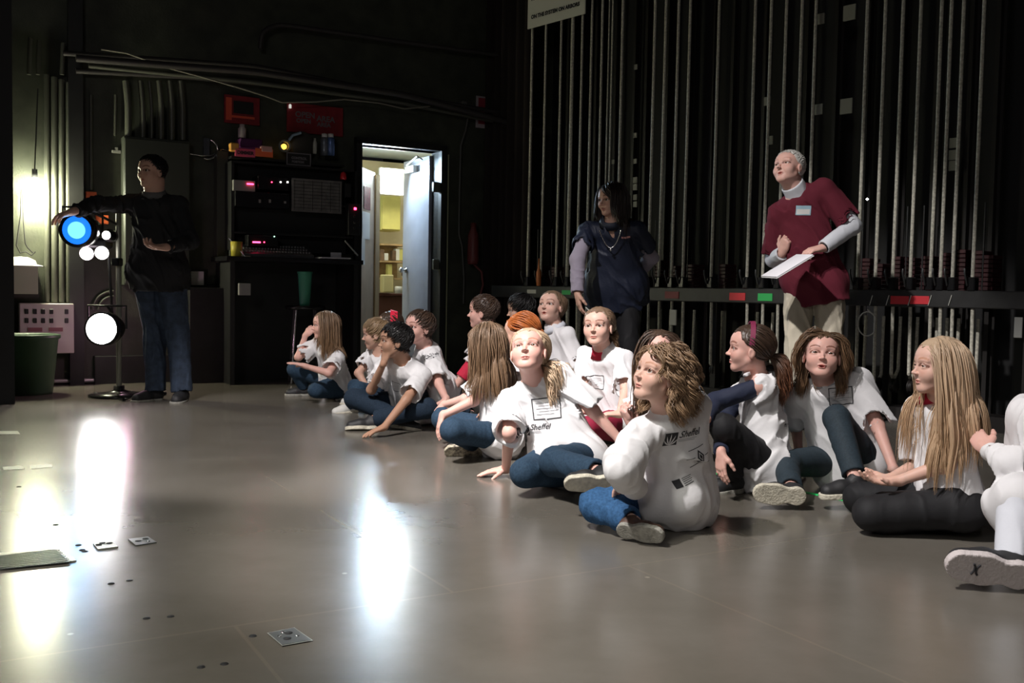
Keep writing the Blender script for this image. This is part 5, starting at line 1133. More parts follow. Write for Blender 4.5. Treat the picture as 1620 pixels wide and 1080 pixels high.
lamp('SPOT', tuple(fb + V(0, -.05, 0)), tuple(fb + V(.12, -1, -.06)), 12, (.1, .45, 1.0), .1, 80, 1.0, name='blue_fixture_light')
d = lamp('POINT', tuple(fc + V(-.05, .50, 0)), None, 4, (1.0, .55, .75), .05, name='pink_spill_light')
# ---------------------------------------------------------------- clothes and skin
M_tee = mat('white_tee', (.80, .79, .80), .85, bump=.25, bscale=90, bdist=.003, spec=.2)
M_jean = mat('blue_denim', (.028, .055, .092), .85, noise=.15, nscale=120, bump=.4, bscale=260, bdist=.003, spec=.2)
M_jeanb = mat('bright_denim', (.035, .10, .22), .85, noise=.2, nscale=110, bump=.4, bscale=260, bdist=.003, spec=.2)
M_jeand = mat('dark_denim', (.017, .030, .050), .85, noise=.15, nscale=120, bump=.4, bscale=260, bdist=.003, spec=.2)
M_legg = mat('black_leggings', (.008, .008, .010), .75, bump=.2, bscale=200, bdist=.002)
M_navy = mat('navy_knit', (.012, .018, .045), .8, bump=.3, bscale=200, bdist=.002)
M_teal = mat('teal_denim', (.016, .030, .042), .8, noise=.15, nscale=120, bump=.3, bscale=260, bdist=.002)
M_redc = mat('red_cloth', (.60, .02, .06), .8, bump=.2, bscale=200); M_blk_cloth = mat('black_cloth', (.012, .012, .014), .85, bump=.2, bscale=160, bdist=.003)
M_mar = mat('maroon_knit', (.12, .008, .022), .9, bump=.35, bscale=140, bdist=.003); M_beige = mat('beige_twill', (.52, .47, .37), .8, bump=.2, bscale=200)
M_lav = mat('lavender_knit', (.30, .27, .33), .85, bump=.2, bscale=200); M_whitec = mat('white_cotton', (.72, .74, .80), .8, bump=.2, bscale=150, bdist=.003)
M_navyv = mat('navy_shirt', (.008, .013, .032), .6, bump=.2, bscale=80)
M_shoe_dark = mat('shoe_black', (.02, .02, .022), .6); M_sole_grey = mat('sole_grey', (.33, .32, .28), .75, noise=.2, nscale=60, bump=.5, bscale=160)
M_sole_pale = mat('sole_pale', (.62, .58, .47), .75, noise=.15, nscale=50, bump=.5, bscale=140); M_shoe_brown = mat('shoe_brown', (.09, .045, .03), .6, noise=.3, nscale=30)
M_shoe_white = mat('shoe_white', (.65, .64, .6), .6); M_print = mat('print_black', (.03, .03, .035), .7); M_printg = mat('print_grey', (.35, .36, .38), .7)
S1 = skin_m('fair', (.72, .45, .36)); S2 = skin_m('rosy', (.74, .43, .36)); S3 = skin_m('tan', (.48, .27, .18)); S4 = skin_m('dim', (.60, .36, .27))
H_blond = hair_m('blond', (.58, .42, .28)); H_dblond = hair_m('dark_blond', (.30, .20, .11)); H_brown = hair_m('brown', (.070, .042, .028)); H_mbrown = hair_m('mid_brown', (.13, .078, .045)); H_dark = hair_m('dark', (.022, .013, .010))
H_black = hair_m('black', (.008, .007, .007)); H_orange = hair_m('orange', (.42, .12, .03)); H_white = hair_m('white', (.66, .64, .60)); H_lbrown = hair_m('light_brown', (.21, .135, .085))
Z0 = V(0, 0, 1)
def fl(p): return V(p[0], p[1], 0)
def sleeves(D, mt, sides='RL', r=.036, fr=.97, name='long_sleeve'):
    for sd in sides:
        u = SDF(); S = D['S']; u.add(cap(D['sh'][sd], D['el'][sd], (r - .002) * S, r * S), 0); u.add(sleeve_f(D['el'][sd], D['el'][sd] + (D['wr'][sd] - D['el'][sd]) * fr, r * S, (r - .008) * S), .02)
        folds(u, .004, nrm(D['wr'][sd] - D['el'][sd] + .2), 4, 22); np_mesh(name, multi(u, .005), mt, D['ob'], D['base'], loc=(0, 0, 0))
def tee_print(D, px, py, w_, kind='box', up=None, n=None, sz=1.0):
    """print on the shirt where the line of sight meets the cloth"""
    N = nrm(n if n is not None else D['F']); Y = nrm(D['T'] * .4 + Z0 - N * np.dot(D['T'] * .4 + Z0, N)) if up is None else nrm(up - N * np.dot(up, N)); X = np.cross(Y, N)
    r = ray(px, py); o = O3.copy(); t = 1.0
    for _ in range(400):
        d = float(D['shirt']((o + r * t)[None])[0]); t += min(max(d, .0005), .05) * .7
        if d < .0008: break
    c = O3 + r * t; sh = []
    if kind == 'box':
        h_ = w_ * .75; sh.append((*frame2(-w_ / 2, -h_ / 2, w_, h_, w_ * .035), 0))
        for k in range(5): sh.append((*rect2(-w_ * .36 + (k % 2) * .01, h_ * (.26 - k * .13), w_ * (.7 - .08 * (k % 3)), w_ * .018), 1))
    if kind in ('logo', 'boxlogo'):
        s = w_ * .34; sh.append((*rect2(-w_ / 2, -s / 2, s, s), 0))
        for k in range(5):
            a = math.radians(90 + (k - 2) * 34); p0 = V(-w_ / 2 + s * .5, -s * .48); v = []; n_ = 9
            for i in range(n_):
                u = i / (n_ - 1); b = a + (k - 2) * -.18 * u; L_ = s * (.92 - .10 * abs(k - 2)) * u; wd = s * .05 * math.sin(PI * min(1, u * .92 + .06)); q = p0 + V(math.cos(b), math.sin(b)) * L_; tn = V(-math.sin(b), math.cos(b)); v += [tuple(q + tn * wd), tuple(q - tn * wd)]
            sh.append((v, [(2 * i, 2 * i + 1, 2 * i + 3, 2 * i + 2) for i in range(n_ - 1)], 2))
        sh.append((*text2('Sheffel', s * .74, -w_ / 2 + s * 1.08, s * .02, shear=.35, bold=s * .006), 0)); sh.append((*rect2(-w_ / 2 + s * 1.1, -s * .16, w_ * .55, s * .035), 1)); sh.append((*rect2(-w_ / 2 + s * 1.1, -s * .28, w_ * .48, s * .035), 1))
    lay = {}
    for v, f, mi in sh: lay.setdefault(mi, []).append((v, f, 0))
    for mi, ss in lay.items(): on_cloth(D, [(M_print, M_printg, M_tee)[mi]], ss, c, X, Y, 'print', off=.0016 + (.0012 if mi == 2 else 0))
    return c, X, Y
def held_box(name, c, X, Y, dims, mt, label, cat, bev=.002):
    X = nrm(X); Y = nrm(Y - X * np.dot(X, Y)); return tag(MB().box(c, dims, frame(X, Y, np.cross(X, Y)), bev=bev).build(name, mt), label, cat)
def band(D, mt, r0=-.02, w_=.018, name='headband', tilt=.0, a0=-95, a1=95):
    H, R, hs = D['H'], D['R'], D['hs']; m = MB(); vs = []; cc = V(0, -.075, .15); cr = V(.41, .495, .445); A = np.linspace(math.radians(a0), math.radians(a1), 30)
    for a in A:
        d = V(math.sin(a), r0 + tilt * math.cos(a), math.cos(a)); d = nrm(d)
        for e, k in ((-w_, .97), (-w_, 1.03), (w_, 1.03), (w_, .97)):
            q = d + V(0, e / hs * 2.4, 0); q = nrm(q); vs.append(H + R @ (cc + q * cr * k) * hs - D['base'])
    m.add(vs, [(i * 4 + j, i * 4 + (j + 1) % 4, i * 4 + 4 + (j + 1) % 4, i * 4 + 4 + j) for i in range(len(A) - 1) for j in range(4)], 0, False); return m.build(name, mt, D['ob'])
B_fair = (.70, .55, .44); B_dark = (.36, .27, .23)
LAP = dict(curl=.45, n=V(0, 0, -1))
# ================================================================ seated children, nearest first
# curly haired girl seen from behind
pel = PZ(1080, 781, .12); nk = JL(pel, .375, 1058, 645, 'n')
D = person('curly', 'girl with curly brown hair seen from behind, logo print on her white shirt back', fl(pel), S=.94, hs=.195, near=True, pel=pel, neck=nk, head=(1042, 594, 'n', .93), look=(62, 20, -4), gaze=(-.25, 1, .25), tyaw=148, pyaw=105,
    armL=((981, 742, 'n'), (1004, 770, 'f'), dict(hide=1, d=V(-.5, .6, -.1))), armR=((1090, 735, 'f'), (1030, 765, 'f'), dict(hide=1, d=V(-.8, .3, 0))),
    legL=((928, 800, 'n'), (1003, 826, 'z', .06), V(.80, -.50, .02), V(.42, .74, .40), .19), legR=((968, 775, 'f'), (1015, 790, 'f'), V(.6, .5, 0), V(0, 0, 1)),
    skin=S1, brow=B_fair, shirt=dict(mat=M_tee, sleeve=.97, wrap='L', covL=.35, covR=.9, bag=1.35, amp=.0065, hem=.10, freq=11), pants=dict(mat=M_jeanb, loose=1.9, amp=.006),
    shoes=(M_shoe_brown, M_sole_grey), hair=dict(kind='curly', L=.135, N=620, curl=.015, turns=1.7, w=.0042, vol=1.9, part=.08, mat=hair_m('honey', (.27, .175, .11)), g=.25, ends=(1.4, 1.35, 1.2), clumps=60, pull=.6))
c, X_, Y_ = None, None, None
bn = nrm(-D['F'] * V(1, 1, 0)); 
tee_print(D, 1081, 692, .135, 'logo', n=bn)
c, X_, Y_ = tee_print(D, 1100, 725, .0001, 'none', n=bn)
def backprint(D, px, py, shapes, n):
    r = ray(px, py); t = 1.
    for _ in range(400):
        d = float(D['shirt']((O3 + r * t)[None])[0]); t += min(max(d, .0005), .05) * .7
        if d < .0008: break
    c = O3 + r * t; N = nrm(n); Y = nrm(D['T'] - N * np.dot(D['T'], N)); X = np.cross(Y, N); on_cloth(D, [M_print], shapes, c, X, Y)
dm = [([(0, .026), (-.014, 0), (0, -.026), (.014, 0), (0, .017), (-.008, 0), (0, -.017), (.008, 0)], [(0, 1, 5, 4), (1, 2, 6, 5), (2, 3, 7, 6), (3, 0, 4, 7)], 0), ([(0, .011), (-.005, 0), (0, -.011), (.005, 0)], [(0, 1, 2, 3)], 0)]
ln = []
for yy, x0, ww in ((.032, -.03, .06), (.004, -.045, .025), (-.004, .018, .02), (-.032, -.035, .065)): ln.append((*rect2(x0, yy, ww, .0022), 0))
backprint(D, 1109, 722, dm + ln, bn)
l2 = [(*rect2(-.02, -.014, .024, .030), 0)]
for k in range(5): l2.append((*rect2(.010, .012 - k * .0065, .036 - .004 * (k % 2), .0020), 0))
backprint(D, 1076, 764, l2, bn)
# blond girl looking up
pel = PZ(903, 722, .13); nk = JL(pel, .385, 839, 598, 'f')
D = person('blond', 'blond girl with swept back ponytail looking up, leaning on one hand at the front', fl(pel), S=.98, hs=.20, near=True, pel=pel, neck=nk, head=(836, 557, 'n', .98), look=(14, 30, 6), eye=.6, tyaw=8, pyaw=25, tilt=.0,
    shR=V(-.005, 0, -.0), armR=((806, 684, 'n', 1.1), (800, 742, 'z', .035), dict(d=V(-1, -.15, -.12), n=V(0, 0, -1), curl=.12)), armL=((951, 664, 'f'), (990, 706, 'f'), dict(hide=1, d=V(.5, .2, -.6))),
    legR=((830, 748, 'n'), (918, 752, 'f'), V(1, .1, -.05), V(-.2, .8, .3), .2), legL=((876, 730, 'n'), (950, 748, 'n'), V(-.9, -.1, 0), V(.1, .8, .5), .2),
    skin=S2, brow=B_fair, shirt=dict(mat=M_tee, sleeve=.9, slR=1.0, bag=1.25, amp=.008, hem=.09, freq=11, drape=[(pel + V(-.02, 0, .02), PD(868, 715, 4.15), .11, .07)]), pants=dict(mat=M_jean, loose=2.0, amp=.005, extra=[(PZ(905, 738, .09), PZ(978, 738, .07), .085, .06)]),
    shoes=(M_shoe_dark, M_sole_pale), hair=dict(kind='pony', tie=(-.22, -.42, -.12), N=520, w=.0042, vol=1.2, mat=H_blond, fringe_len=.0 , tail=dict(L=.20, n=110, dir=(-1, -.1, -.25), r=.05, curl=.009, turns=1.6, g=.16)))
tee_print(D, 864, 646, .125, 'box'); tee_print(D, 845, 680, .14, 'logo')
# girl with ponytail and maroon headband
pel = PZ(1214, 736, .11); nk = JL(pel, .40, 1198, 588, 'n')
D = person('pony', 'girl in profile with brown ponytail and maroon headband, navy sleeves hugging her knees', fl(pel), S=.98, hs=.20, near=True, pel=pel, neck=nk, head=(1184, 553, 'n', .95), look=(96, 6), tyaw=98, pyaw=90,
    armL=((1130, 636, 'n'), (1116, 664, 'n'), dict(d=V(-.5, .4, -.5), n=V(0, .8, -.2), curl=.5)), armR=((1136, 668, 'f'), (1141, 716, 'z', .20), dict(d=V(-.05, -.25, -1), n=V(.8, .5, 0), curl=.28)),
    legL=((1146, 676, 'n'), (1160, 757, 'z', .06), V(-1, -.3, -.1), V(0, 0, 1)), legR=((1150, 690, 'f'), (1172, 752, 'z', .06), V(-1, .1, 0), V(0, 0, 1)),
    skin=S2, brow=B_dark, shirt=dict(mat=M_tee, slL=.22, slR=.4, bag=1.5, amp=.009, hem=.11, freq=11, fd=V(-.5, 0, -.6)), pants=dict(mat=M_legg, loose=1.6),
    collar=M_blk_cloth, collar_h=.008, hair=dict(kind='pony', tie=(.0, -.46, -.10), N=460, w=.0038, vol=.8, mat=H_brown, tail=dict(L=.23, n=120, dir=(.0, -.8, .0), r=.035, curl=.007, turns=1.8, g=.2, ends=(2.6, 1.6, 1.1))))
sleeves(D, M_navy, r=.041); band(D, mat('maroon_band', (.22, .02, .07), .6), r0=.15, w_=.009)
tee_print(D, 1246, 672, .04, 'logo', n=nrm(V(.45, -1, .1)))
# girl with a brown bob
pel = PD(1345, 730, 4.32); pel[2] = .12; nk = JL(pel, .40, 1303, 598, 'n')
D = person('bob', 'girl with a brown chin length bob, one knee drawn up, pale shoe sole towards us', fl(pel), S=1.0, hs=.20, near=True, pel=pel, neck=nk, head=(1300, 564, 'n', .9), look=(14, 18, -3), eye=.55, mouth=.5, tyaw=14, pyaw=30,
    armR=((1259, 668, 'f'), (1263, 712, 'f'), dict(d=V(0, .1, -1), n=V(.8, .3, 0))), armL=((1396, 690, 'f'), (1414, 742, 'n', 1.2), dict(d=V(.3, .6, -.2), n=V(0, 0, -1), curl=.15)),
    legL=((1324, 662, 'n', .98), (1354, 760, 'n'), V(-.9, -.2, -.05), V(0, 0, 1)), legR=((1243, 733, 'n'), (1252, 776, 'n', .85), V(-1, .02, .08), V(.05, .96, .18), .215),
    skin=S2, brow=B_dark, shirt=dict(mat=M_tee, sleeve=1.0, bag=1.3, amp=.009, hem=.05, freq=11, cov=0), pants=dict(mat=M_teal, loose=1.3, cut=.9),
    shoes=(M_shoe_dark, M_sole_pale), collar=M_whitec, collar_h=.018, hair=dict(kind='bob', L=.155, N=560, w=.0042, vol=2.2, part=-.05, back=-1.0, mat=H_mbrown, ends=(1.9, 1.75, 1.5), curl=.006, turns=1.2))
tee_print(D, 1330, 626, .10, 'box')
# long blond hair, black trousers
pel = PZ(1502, 795, .11); nk = JL(pel, .385, 1484, 628, 'n')
D = person('longblond', 'girl with very long straight blond hair in profile, black trousers, hands in her lap', fl(pel), S=.97, hs=.195, near=True, pel=pel, neck=nk, head=(1483, 580, 'n', .98), look=(88, 4), eye=.35, tyaw=72, pyaw=80,
    armL=((1494, 746, 'n'), (1416, 762, 'n'), dict(d=V(-1, .1, -.03), n=V(.0, -.2, 1), curl=.35)), armR=((1452, 735, 'f'), (1408, 757, 'n', .9), dict(d=V(-1, -.1, -.1), n=V(0, -.2, 1), curl=.4)),
    legL=((1378, 812, 'n'), (1480, 818, 'f'), V(1, .1, 0), V(0, .5, .5)), legR=((1360, 796, 'f'), (1462, 808, 'f'), V(1, .3, 0), V(0, .5, .5)),
    skin=S1, brow=(.8, .66, .55), shirt=dict(mat=M_tee, sleeve=.86, bag=.8, amp=.008, hem=.03, freq=12, cov=0, hips=0, hc=.0), pants=dict(mat=M_legg, loose=2.2, extra=[(PZ(1500, 805, .07), PZ(1400, 812, .07), .085, .075)]),
    collar=M_redc, hair=dict(kind='long', L=.42, N=640, w=.0042, vol=1.0, part=.0, mat=H_blond, back=-.9, ends=(.92, .82, .7)))
# child cut by the right edge
pel = PD(1650, 832, 3.22); pel[2] = .12; nk = JL(pel, .385, 1664, 650, 'n')
D = person('edge', 'child in a long sleeved white shirt cut by the right edge, trainer sole towards us', fl(pel), S=1.02, hs=.205, near=True, pel=pel, neck=nk, head=(1672, 600, 'n'), look=(85, 10), tyaw=85,
    armL=((1552, 748, 'n', .95), (1562, 712, 'f'), dict(d=V(-.1, .5, .35), n=V(.3, .8, 0), curl=.9)), armR=((1600, 742, 'f'), (1575, 712, 'f'), dict(hide=1, d=V(-.2, -.3, .1))),
    legL=((1610, 786, 'n'), (1602, 892, 'z', .075), V(-1, .12, .15), V(.12, .9, .35), .25), legR=((1600, 775, 'f'), (1660, 850, 'z', .06), V(-1, .1, 0), V(0, 0, 1)),
    skin=S2, shirt=dict(mat=M_tee, sleeve=1.9, bag=1.2, amp=.010, hem=.1, freq=10, covL=.98, covR=.98, drape=[(pel + V(-.02, -.02, .05), PD(1603, 795, 3.0), .12, .075), (PD(1603, 800, 3.0), PD(1622, 850, 2.95), .075, .06)]), pants=dict(mat=M_whitec, loose=1.5),
    shoes=(M_shoe_dark, mat('sole_offwhite', (.62, .56, .55), .7, bump=.5, bscale=90)), hair=dict(kind='short', L=.03, N=300, mat=H_brown))
# emblem of crossed arcs on the sole
an = D['an']['L']; t_, n_ = nrm(V(-1, .12, .15)), nrm(V(.12, .9, .35)); n_ = nrm(n_ - t_ * np.dot(t_, n_)); so = an - n_ * .0635 * 1.02 - t_ * .045 * 1.02; k_ = 1.02 * .25 / .22; xs = np.cross(t_, n_)
m = MB()
for sg in (-1, 1):
    ps = []
    for a in np.linspace(-1.15, 1.15, 12): ps.append(so + t_ * (.145 + .010 * sg * (1.25 - 1.0 * math.cos(a))) * k_ + xs * (.017 * math.sin(a)) * k_ - n_ * .0012)
    m.tube([p - D['base'] for p in ps], .0032, 6)
m.build('emblem', M_print, D['ob'])
# girl with long light brown hair hiding her face
pel = PZ(792, 688, .11); nk = JL(pel, .385, 782, 573, 'f')
D = person('six', 'girl whose long light brown hair hides her face, chequered shoe sole towards us', fl(pel), S=.97, hs=.20, near=True, pel=pel, neck=nk, head=(768, 544, 'n', .95), look=(104, -12), tyaw=88, pyaw=85,
    armL=((741, 648, 'n'), (694, 660, 'n'), dict(d=V(-.3, -.1, -1), n=V(.9, .3, 0), curl=.25)), armR=((735, 632, 'f'), (702, 640, 'f'), dict(d=V(-.5, 0, -.6), n=V(.6, .3, 0), curl=.4)),
    legL=((715, 680, 'n'), (752, 702, 'z', .06), V(-.98, -.15, 0), V(-.05, .75, .5), .22), legR=((700, 662, 'f'), (776, 700, 'z', .06), V(.95, -.35, -.05), V(.2, .5, .8), .22),
    skin=S2, shirt=dict(mat=M_tee, sleeve=.85, bag=1.2, amp=.007, hem=.06, freq=12), pants=dict(mat=M_jean, loose=1.7),
    shoes=(M_shoe_dark, mat('sole_check', (.60, .54, .40), .7, col2=(.12, .10, .08), nscale=55)), hair=dict(kind='long', L=.34, N=600, w=.0042, vol=1.3, part=.0, mat=H_lbrown, back=.35, ends=(1.1, 1.0, .85)))
# boy with dark hair, hand on the floor
pel = PD(652, 641, 6.2); pel[2] = .115; nk = JL(pel, .39, 640, 572, 'n')
D = person('darkboy', 'dark haired boy sitting cross-legged, chin on one hand, the other near the floor', fl(pel), S=1.0, hs=.21, near=True, pel=pel, neck=nk, head=(624, 540, 'n', .95), look=(72, 4), tyaw=40, pyaw=30,
    armR=((584, 622, 'n'), (607, 574, 'd', nk[1] - .10), dict(d=V(.25, .1, .8), n=V(.6, .5, 0), curl=.95)), armL=((643, 632, 'n', 1.1), (607, 676, 'z', .055), dict(d=V(-.75, -.5, -.25), n=V(0, -.1, -1), curl=.12, spread=.12)),
    legR=((560, 630, 'n'), (632, 662, 'z', .06), V(.9, -.3, -.1), V(.1, .2, .9)), legL=((676, 646, 'n'), (588, 664, 'z', .06), V(-.9, -.2, 0), V(-.1, .3, .9)),
    skin=S3, brow=(.2, .15, .13), shirt=dict(mat=M_tee, sleeve=.8, bag=1.2, amp=.007, hem=.05), pants=dict(mat=M_jeand, loose=2.0), shoes=(M_shoe_dark, M_sole_pale),
    hair=dict(kind='short', L=.045, N=520, mat=H_black, w=.004, vol=1.0))
tee_print(D, 628, 612, .085, 'box')
# boy behind him
pel = PZ(700, 640, .11); nk = JL(pel, .41, 672, 547, 'n')
D = person('boyfive', 'boy with short brown hair looking back over the dark haired boy, white shirt', fl(pel), S=1.03, hs=.21, pel=pel, neck=nk, head=(662, 519, 'n', .85), look=(48, 8), tyaw=78, pyaw=80,
    armL=((694, 606, 'n'), (706, 632, 'n', .8), dict(d=V(-.2, -.3, -.7), n=V(0, .9, 0), curl=.6)), armR=((660, 600, 'f'), (668, 630, 'n'), dict(hide=1, d=V(.5, 0, 0))),
    legL=((652, 622, 'n'), (690, 652, 'z', .06), V(-1, -.2, 0), V(0, 0, 1)), legR=((660, 620, 'f'), (690, 645, 'z', .06), V(-1, 0, 0), V(0, 0, 1)),
    skin=S2, brow=B_dark, shirt=dict(mat=M_tee, sleeve=.9, bag=1.4, amp=.009, hem=.1, drape=[(pel + V(0, -.02, .1), PD(690, 622, 6.1), .12, .1)]), pants=dict(mat=M_jeand, loose=1.6),
    hair=dict(kind='short', L=.045, N=420, mat=H_brown, w=.004))
tee_print(D, 686, 562, .09, 'logo', n=nrm(V(.7, -.6, .2)))
# fair haired boy in profile
pel = PZ(606, 624, .11); nk = JL(pel, .34, 602, 560, 'n')
D = person('fairboy', 'fair haired boy in profile left of the dark haired boy, arm straight down', fl(pel), S=.95, hs=.20, pel=pel, neck=nk, head=(593, 526, 'n', .95), look=(84, -4), tyaw=70,
    armR=((567, 590, 'n'), (580, 612, 'n', .7), dict(d=V(.2, 0, -1), n=V(.8, 0, 0), curl=.4)), armL=((598, 600, 'n'), (585, 620, 'n'), dict(hide=1, d=V(-.3, 0, -.6))),
    legL=((566, 616, 'n'), (556, 640, 'z', .05), V(-.85, -.5, -.1), V(.0, .1, 1)), legR=((562, 612, 'f'), (570, 628, 'z', .05), V(-.9, -.3, 0), V(0, 0, 1)),
    skin=S4, brow=B_dark, shirt=dict(mat=M_tee, sleeve=.75, bag=1.2), pants=dict(mat=M_jean, loose=1.4), shoes=(M_shoe_white, M_sole_pale), hair=dict(kind='short', L=.05, N=420, mat=H_dblond, w=.004, line=-.02))
# girl with the red hair band, mostly hidden
pel = PD(640, 606, 7.5); pel[2] = .12; nk = JL(pel, .36, 626, 544, 'n')
D = person('redband', 'child with a bright red hair band, mostly hidden behind the boys', fl(pel), S=.98, hs=.20, pel=pel, neck=nk, head=(612, 511, 'n', .95), look=(84, 0), tyaw=80,
    armR=((606, 590, 'n'), (600, 605, 'n'), dict(hide=1, d=V(-1, 0, 0))), armL=((625, 590, 'n'), (610, 605, 'n'), dict(hide=1, d=V(-1, 0, 0))),
    legL=((590, 605, 'n'), (600, 618, 'z', .06), V(-1, -.2, 0), V(0, 0, 1)), legR=((592, 600, 'f'), (602, 612, 'z', .06), V(-1, 0, 0), V(0, 0, 1)),
    skin=S4, shirt=dict(mat=M_tee), pants=dict(mat=M_jeand, loose=1.5), hair=dict(kind='pony', tie=(0, -.45, -.15), N=300, mat=H_brown, vol=.8, tail=dict(L=.12, n=40, r=.02)))
band(D, mat('bright_red_band', (.95, .03, .08), .5), r0=-.30, w_=.024, name='hair_band')
# girl at the far left
pel = PZ(531, 607, .11); nk = JL(pel, .385, 520, 546, 'n')
D = person('farleft', 'girl with long brown hair resting her chin on her hand, leftmost of the seated children', fl(pel), S=.98, hs=.20, pel=pel, neck=nk, head=(511, 508, 'n'), look=(72, 2), tyaw=58, pyaw=70,
    armR=((470, 566, 'n'), (484, 528, 'f'), dict(d=V(.6, 0, .5), n=V(.3, .6, -.2), curl=.7)), armL=((520, 590, 'n'), (476, 577, 'n'), dict(d=V(-1, 0, .25), n=V(0, 0, -1), curl=.12)),
    legR=((455, 580, 'n'), (482, 614, 'z', .06), V(-1, -.4, 0), V(0, 0, 1)), legL=((500, 617, 'n'), (540, 622, 'z', .05), V(1, .1, 0), V(0, .3, .9)),
    skin=S2, brow=B_dark, shirt=dict(mat=M_tee, sleeve=.8, bag=1.5, hem=.12, amp=.008), pants=dict(mat=M_jean, loose=1.4), hair=dict(kind='long', L=.30, N=460, mat=H_lbrown, part=.0, back=-.8, ends=(1.3, 1.2, 1.0), vol=1.2))
# boy with dark hair in profile in the back row
pel = PD(768, 618, 6.5); nk = JL(pel, .40, 776, 528, 'n')
D = person('backboy', 'dark haired boy in profile in the back row, red cuff on his arm', fl(pel), S=1.02, hs=.21, pel=pel, neck=nk, head=(762, 491, 'n', .95), look=(98, 4), tyaw=84,
    armL=((725, 600, 'n', .95), (704, 632, 'n'), dict(d=V(-.2, -.2, -.8), n=V(.6, .3, 0), curl=.5)), armR=((730, 595, 'f'), (705, 625, 'n'), dict(hide=1, d=V(-.2, 0, -.5))),
    legL=((700, 640, 'n'), (745, 655, 'z', .06), V(-1, -.2, 0), V(0, 0, 1)), legR=((705, 632, 'f'), (745, 648, 'z', .06), V(-1, 0, 0), V(0, 0, 1)),
    skin=S2, brow=B_dark, shirt=dict(mat=M_tee, sleeve=.85, bag=1.2), pants=dict(mat=M_jeand, loose=1.5), hair=dict(kind='short', L=.04, N=480, mat=H_brown, w=.004, vol=.8))
u = SDF(); a_, b_ = D['el']['L'], D['wr']['L']; u.add(sleeve_f(a_ - (b_ - a_) * .12, a_ + (b_ - a_) * .35, .046, .044), 0); np_mesh('red_cuff', multi(u, .006), M_redc, D['ob'], D['base'], loc=(0, 0, 0))
tee_print(D, 735, 556, .09, 'box', n=nrm(V(-.5, -.8, 0)))
# black haired child
pel = PD(838, 610, 7.0); nk = JL(pel, .40, 832, 522, 'n')
person('blackhair', 'black haired child in the back row facing left, beside the dark haired boy', fl(pel), S=1.02, hs=.21, pel=pel, neck=nk, head=(822, 487, 'n', .95), look=(84, -6), tyaw=80,
    armL=((800, 590, 'n'), (790, 615, 'n'), dict(hide=1, d=V(-1, 0, 0))), armR=((800, 590, 'f'), (790, 615, 'n'), dict(hide=1, d=V(-1, 0, 0))),
    legL=((785, 625, 'n'), (820, 640, 'z', .06), V(-1, 0, 0), V(0, 0, 1)), legR=((785, 620, 'f'), (820, 632, 'z', .06), V(-1, 0, 0), V(0, 0, 1)),
    skin=S4, shirt=dict(mat=M_blk_cloth), pants=dict(mat=M_jeand), hair=dict(kind='short', L=.06, N=520, mat=H_black, w=.0042, vol=1.2, line=-.06))
# orange haired child behind the blond girl
pel = PD(838, 650, 5.5); pel[2] = .14; nk = JL(pel, .37, 830, 562, 'n')
person('orange', 'orange haired child whose orange hair alone shows behind the blond girl', fl(pel), S=.98, hs=.20, pel=pel, neck=nk, head=(822, 528, 'n', .95), look=(112, -4), tyaw=70,
    armL=((800, 620, 'n'), (790, 650, 'n'), dict(hide=1, d=V(-1, 0, 0))), armR=((800, 620, 'f'), (790, 650, 'n'), dict(hide=1, d=V(-1, 0, 0))),
    legL=((790, 660, 'n'), (830, 680, 'z', .06), V(-1, 0, 0), V(0, 0, 1)), legR=((790, 655, 'f'), (830, 675, 'z', .06), V(-1, 0, 0), V(0, 0, 1)),
    skin=S4, shirt=dict(mat=M_tee), pants=dict(mat=M_jeand), hair=dict(kind='pony', tie=(0, -.48, .0), N=460, mat=H_orange, w=.0045, vol=1.2, tail=dict(L=.1, n=60, r=.03, curl=.006)))
# girl looking up, mouth open
pel = PD(900, 622, 6.3); nk = JL(pel, .42, 878, 520, 'n')
D = person('lookup', 'girl with brown hair looking up with open mouth, highest of the seated children', fl(pel), S=1.02, hs=.205, pel=pel, neck=nk, head=(871, 484, 'n', .92), look=(34, 20, 3), mouth=1.0, tyaw=62,
    armL=((916, 590, 'n'), (890, 620, 'n'), dict(hide=1, d=V(-1, 0, 0))), armR=((860, 585, 'n'), (860, 620, 'n'), dict(hide=1, d=V(-1, 0, 0))),
    legL=((850, 640, 'n'), (900, 650, 'z', .06), V(-1, 0, 0), V(0, 0, 1)), legR=((850, 635, 'f'), (890, 645, 'z', .06), V(-1, 0, 0), V(0, 0, 1)),
    skin=S1, brow=B_dark, shirt=dict(mat=M_tee, sleeve=.95, bag=1.6, amp=.010, hem=.05, freq=11), pants=dict(mat=M_jeand, loose=1.5), collar=M_whitec, hair=dict(kind='pony', tie=(-.1, -.45, -.25), N=440, mat=H_lbrown, fringe_len=.07, tail=dict(L=.13, n=60, dir=(-.2, -.6, -.6), r=.03, curl=.005)))
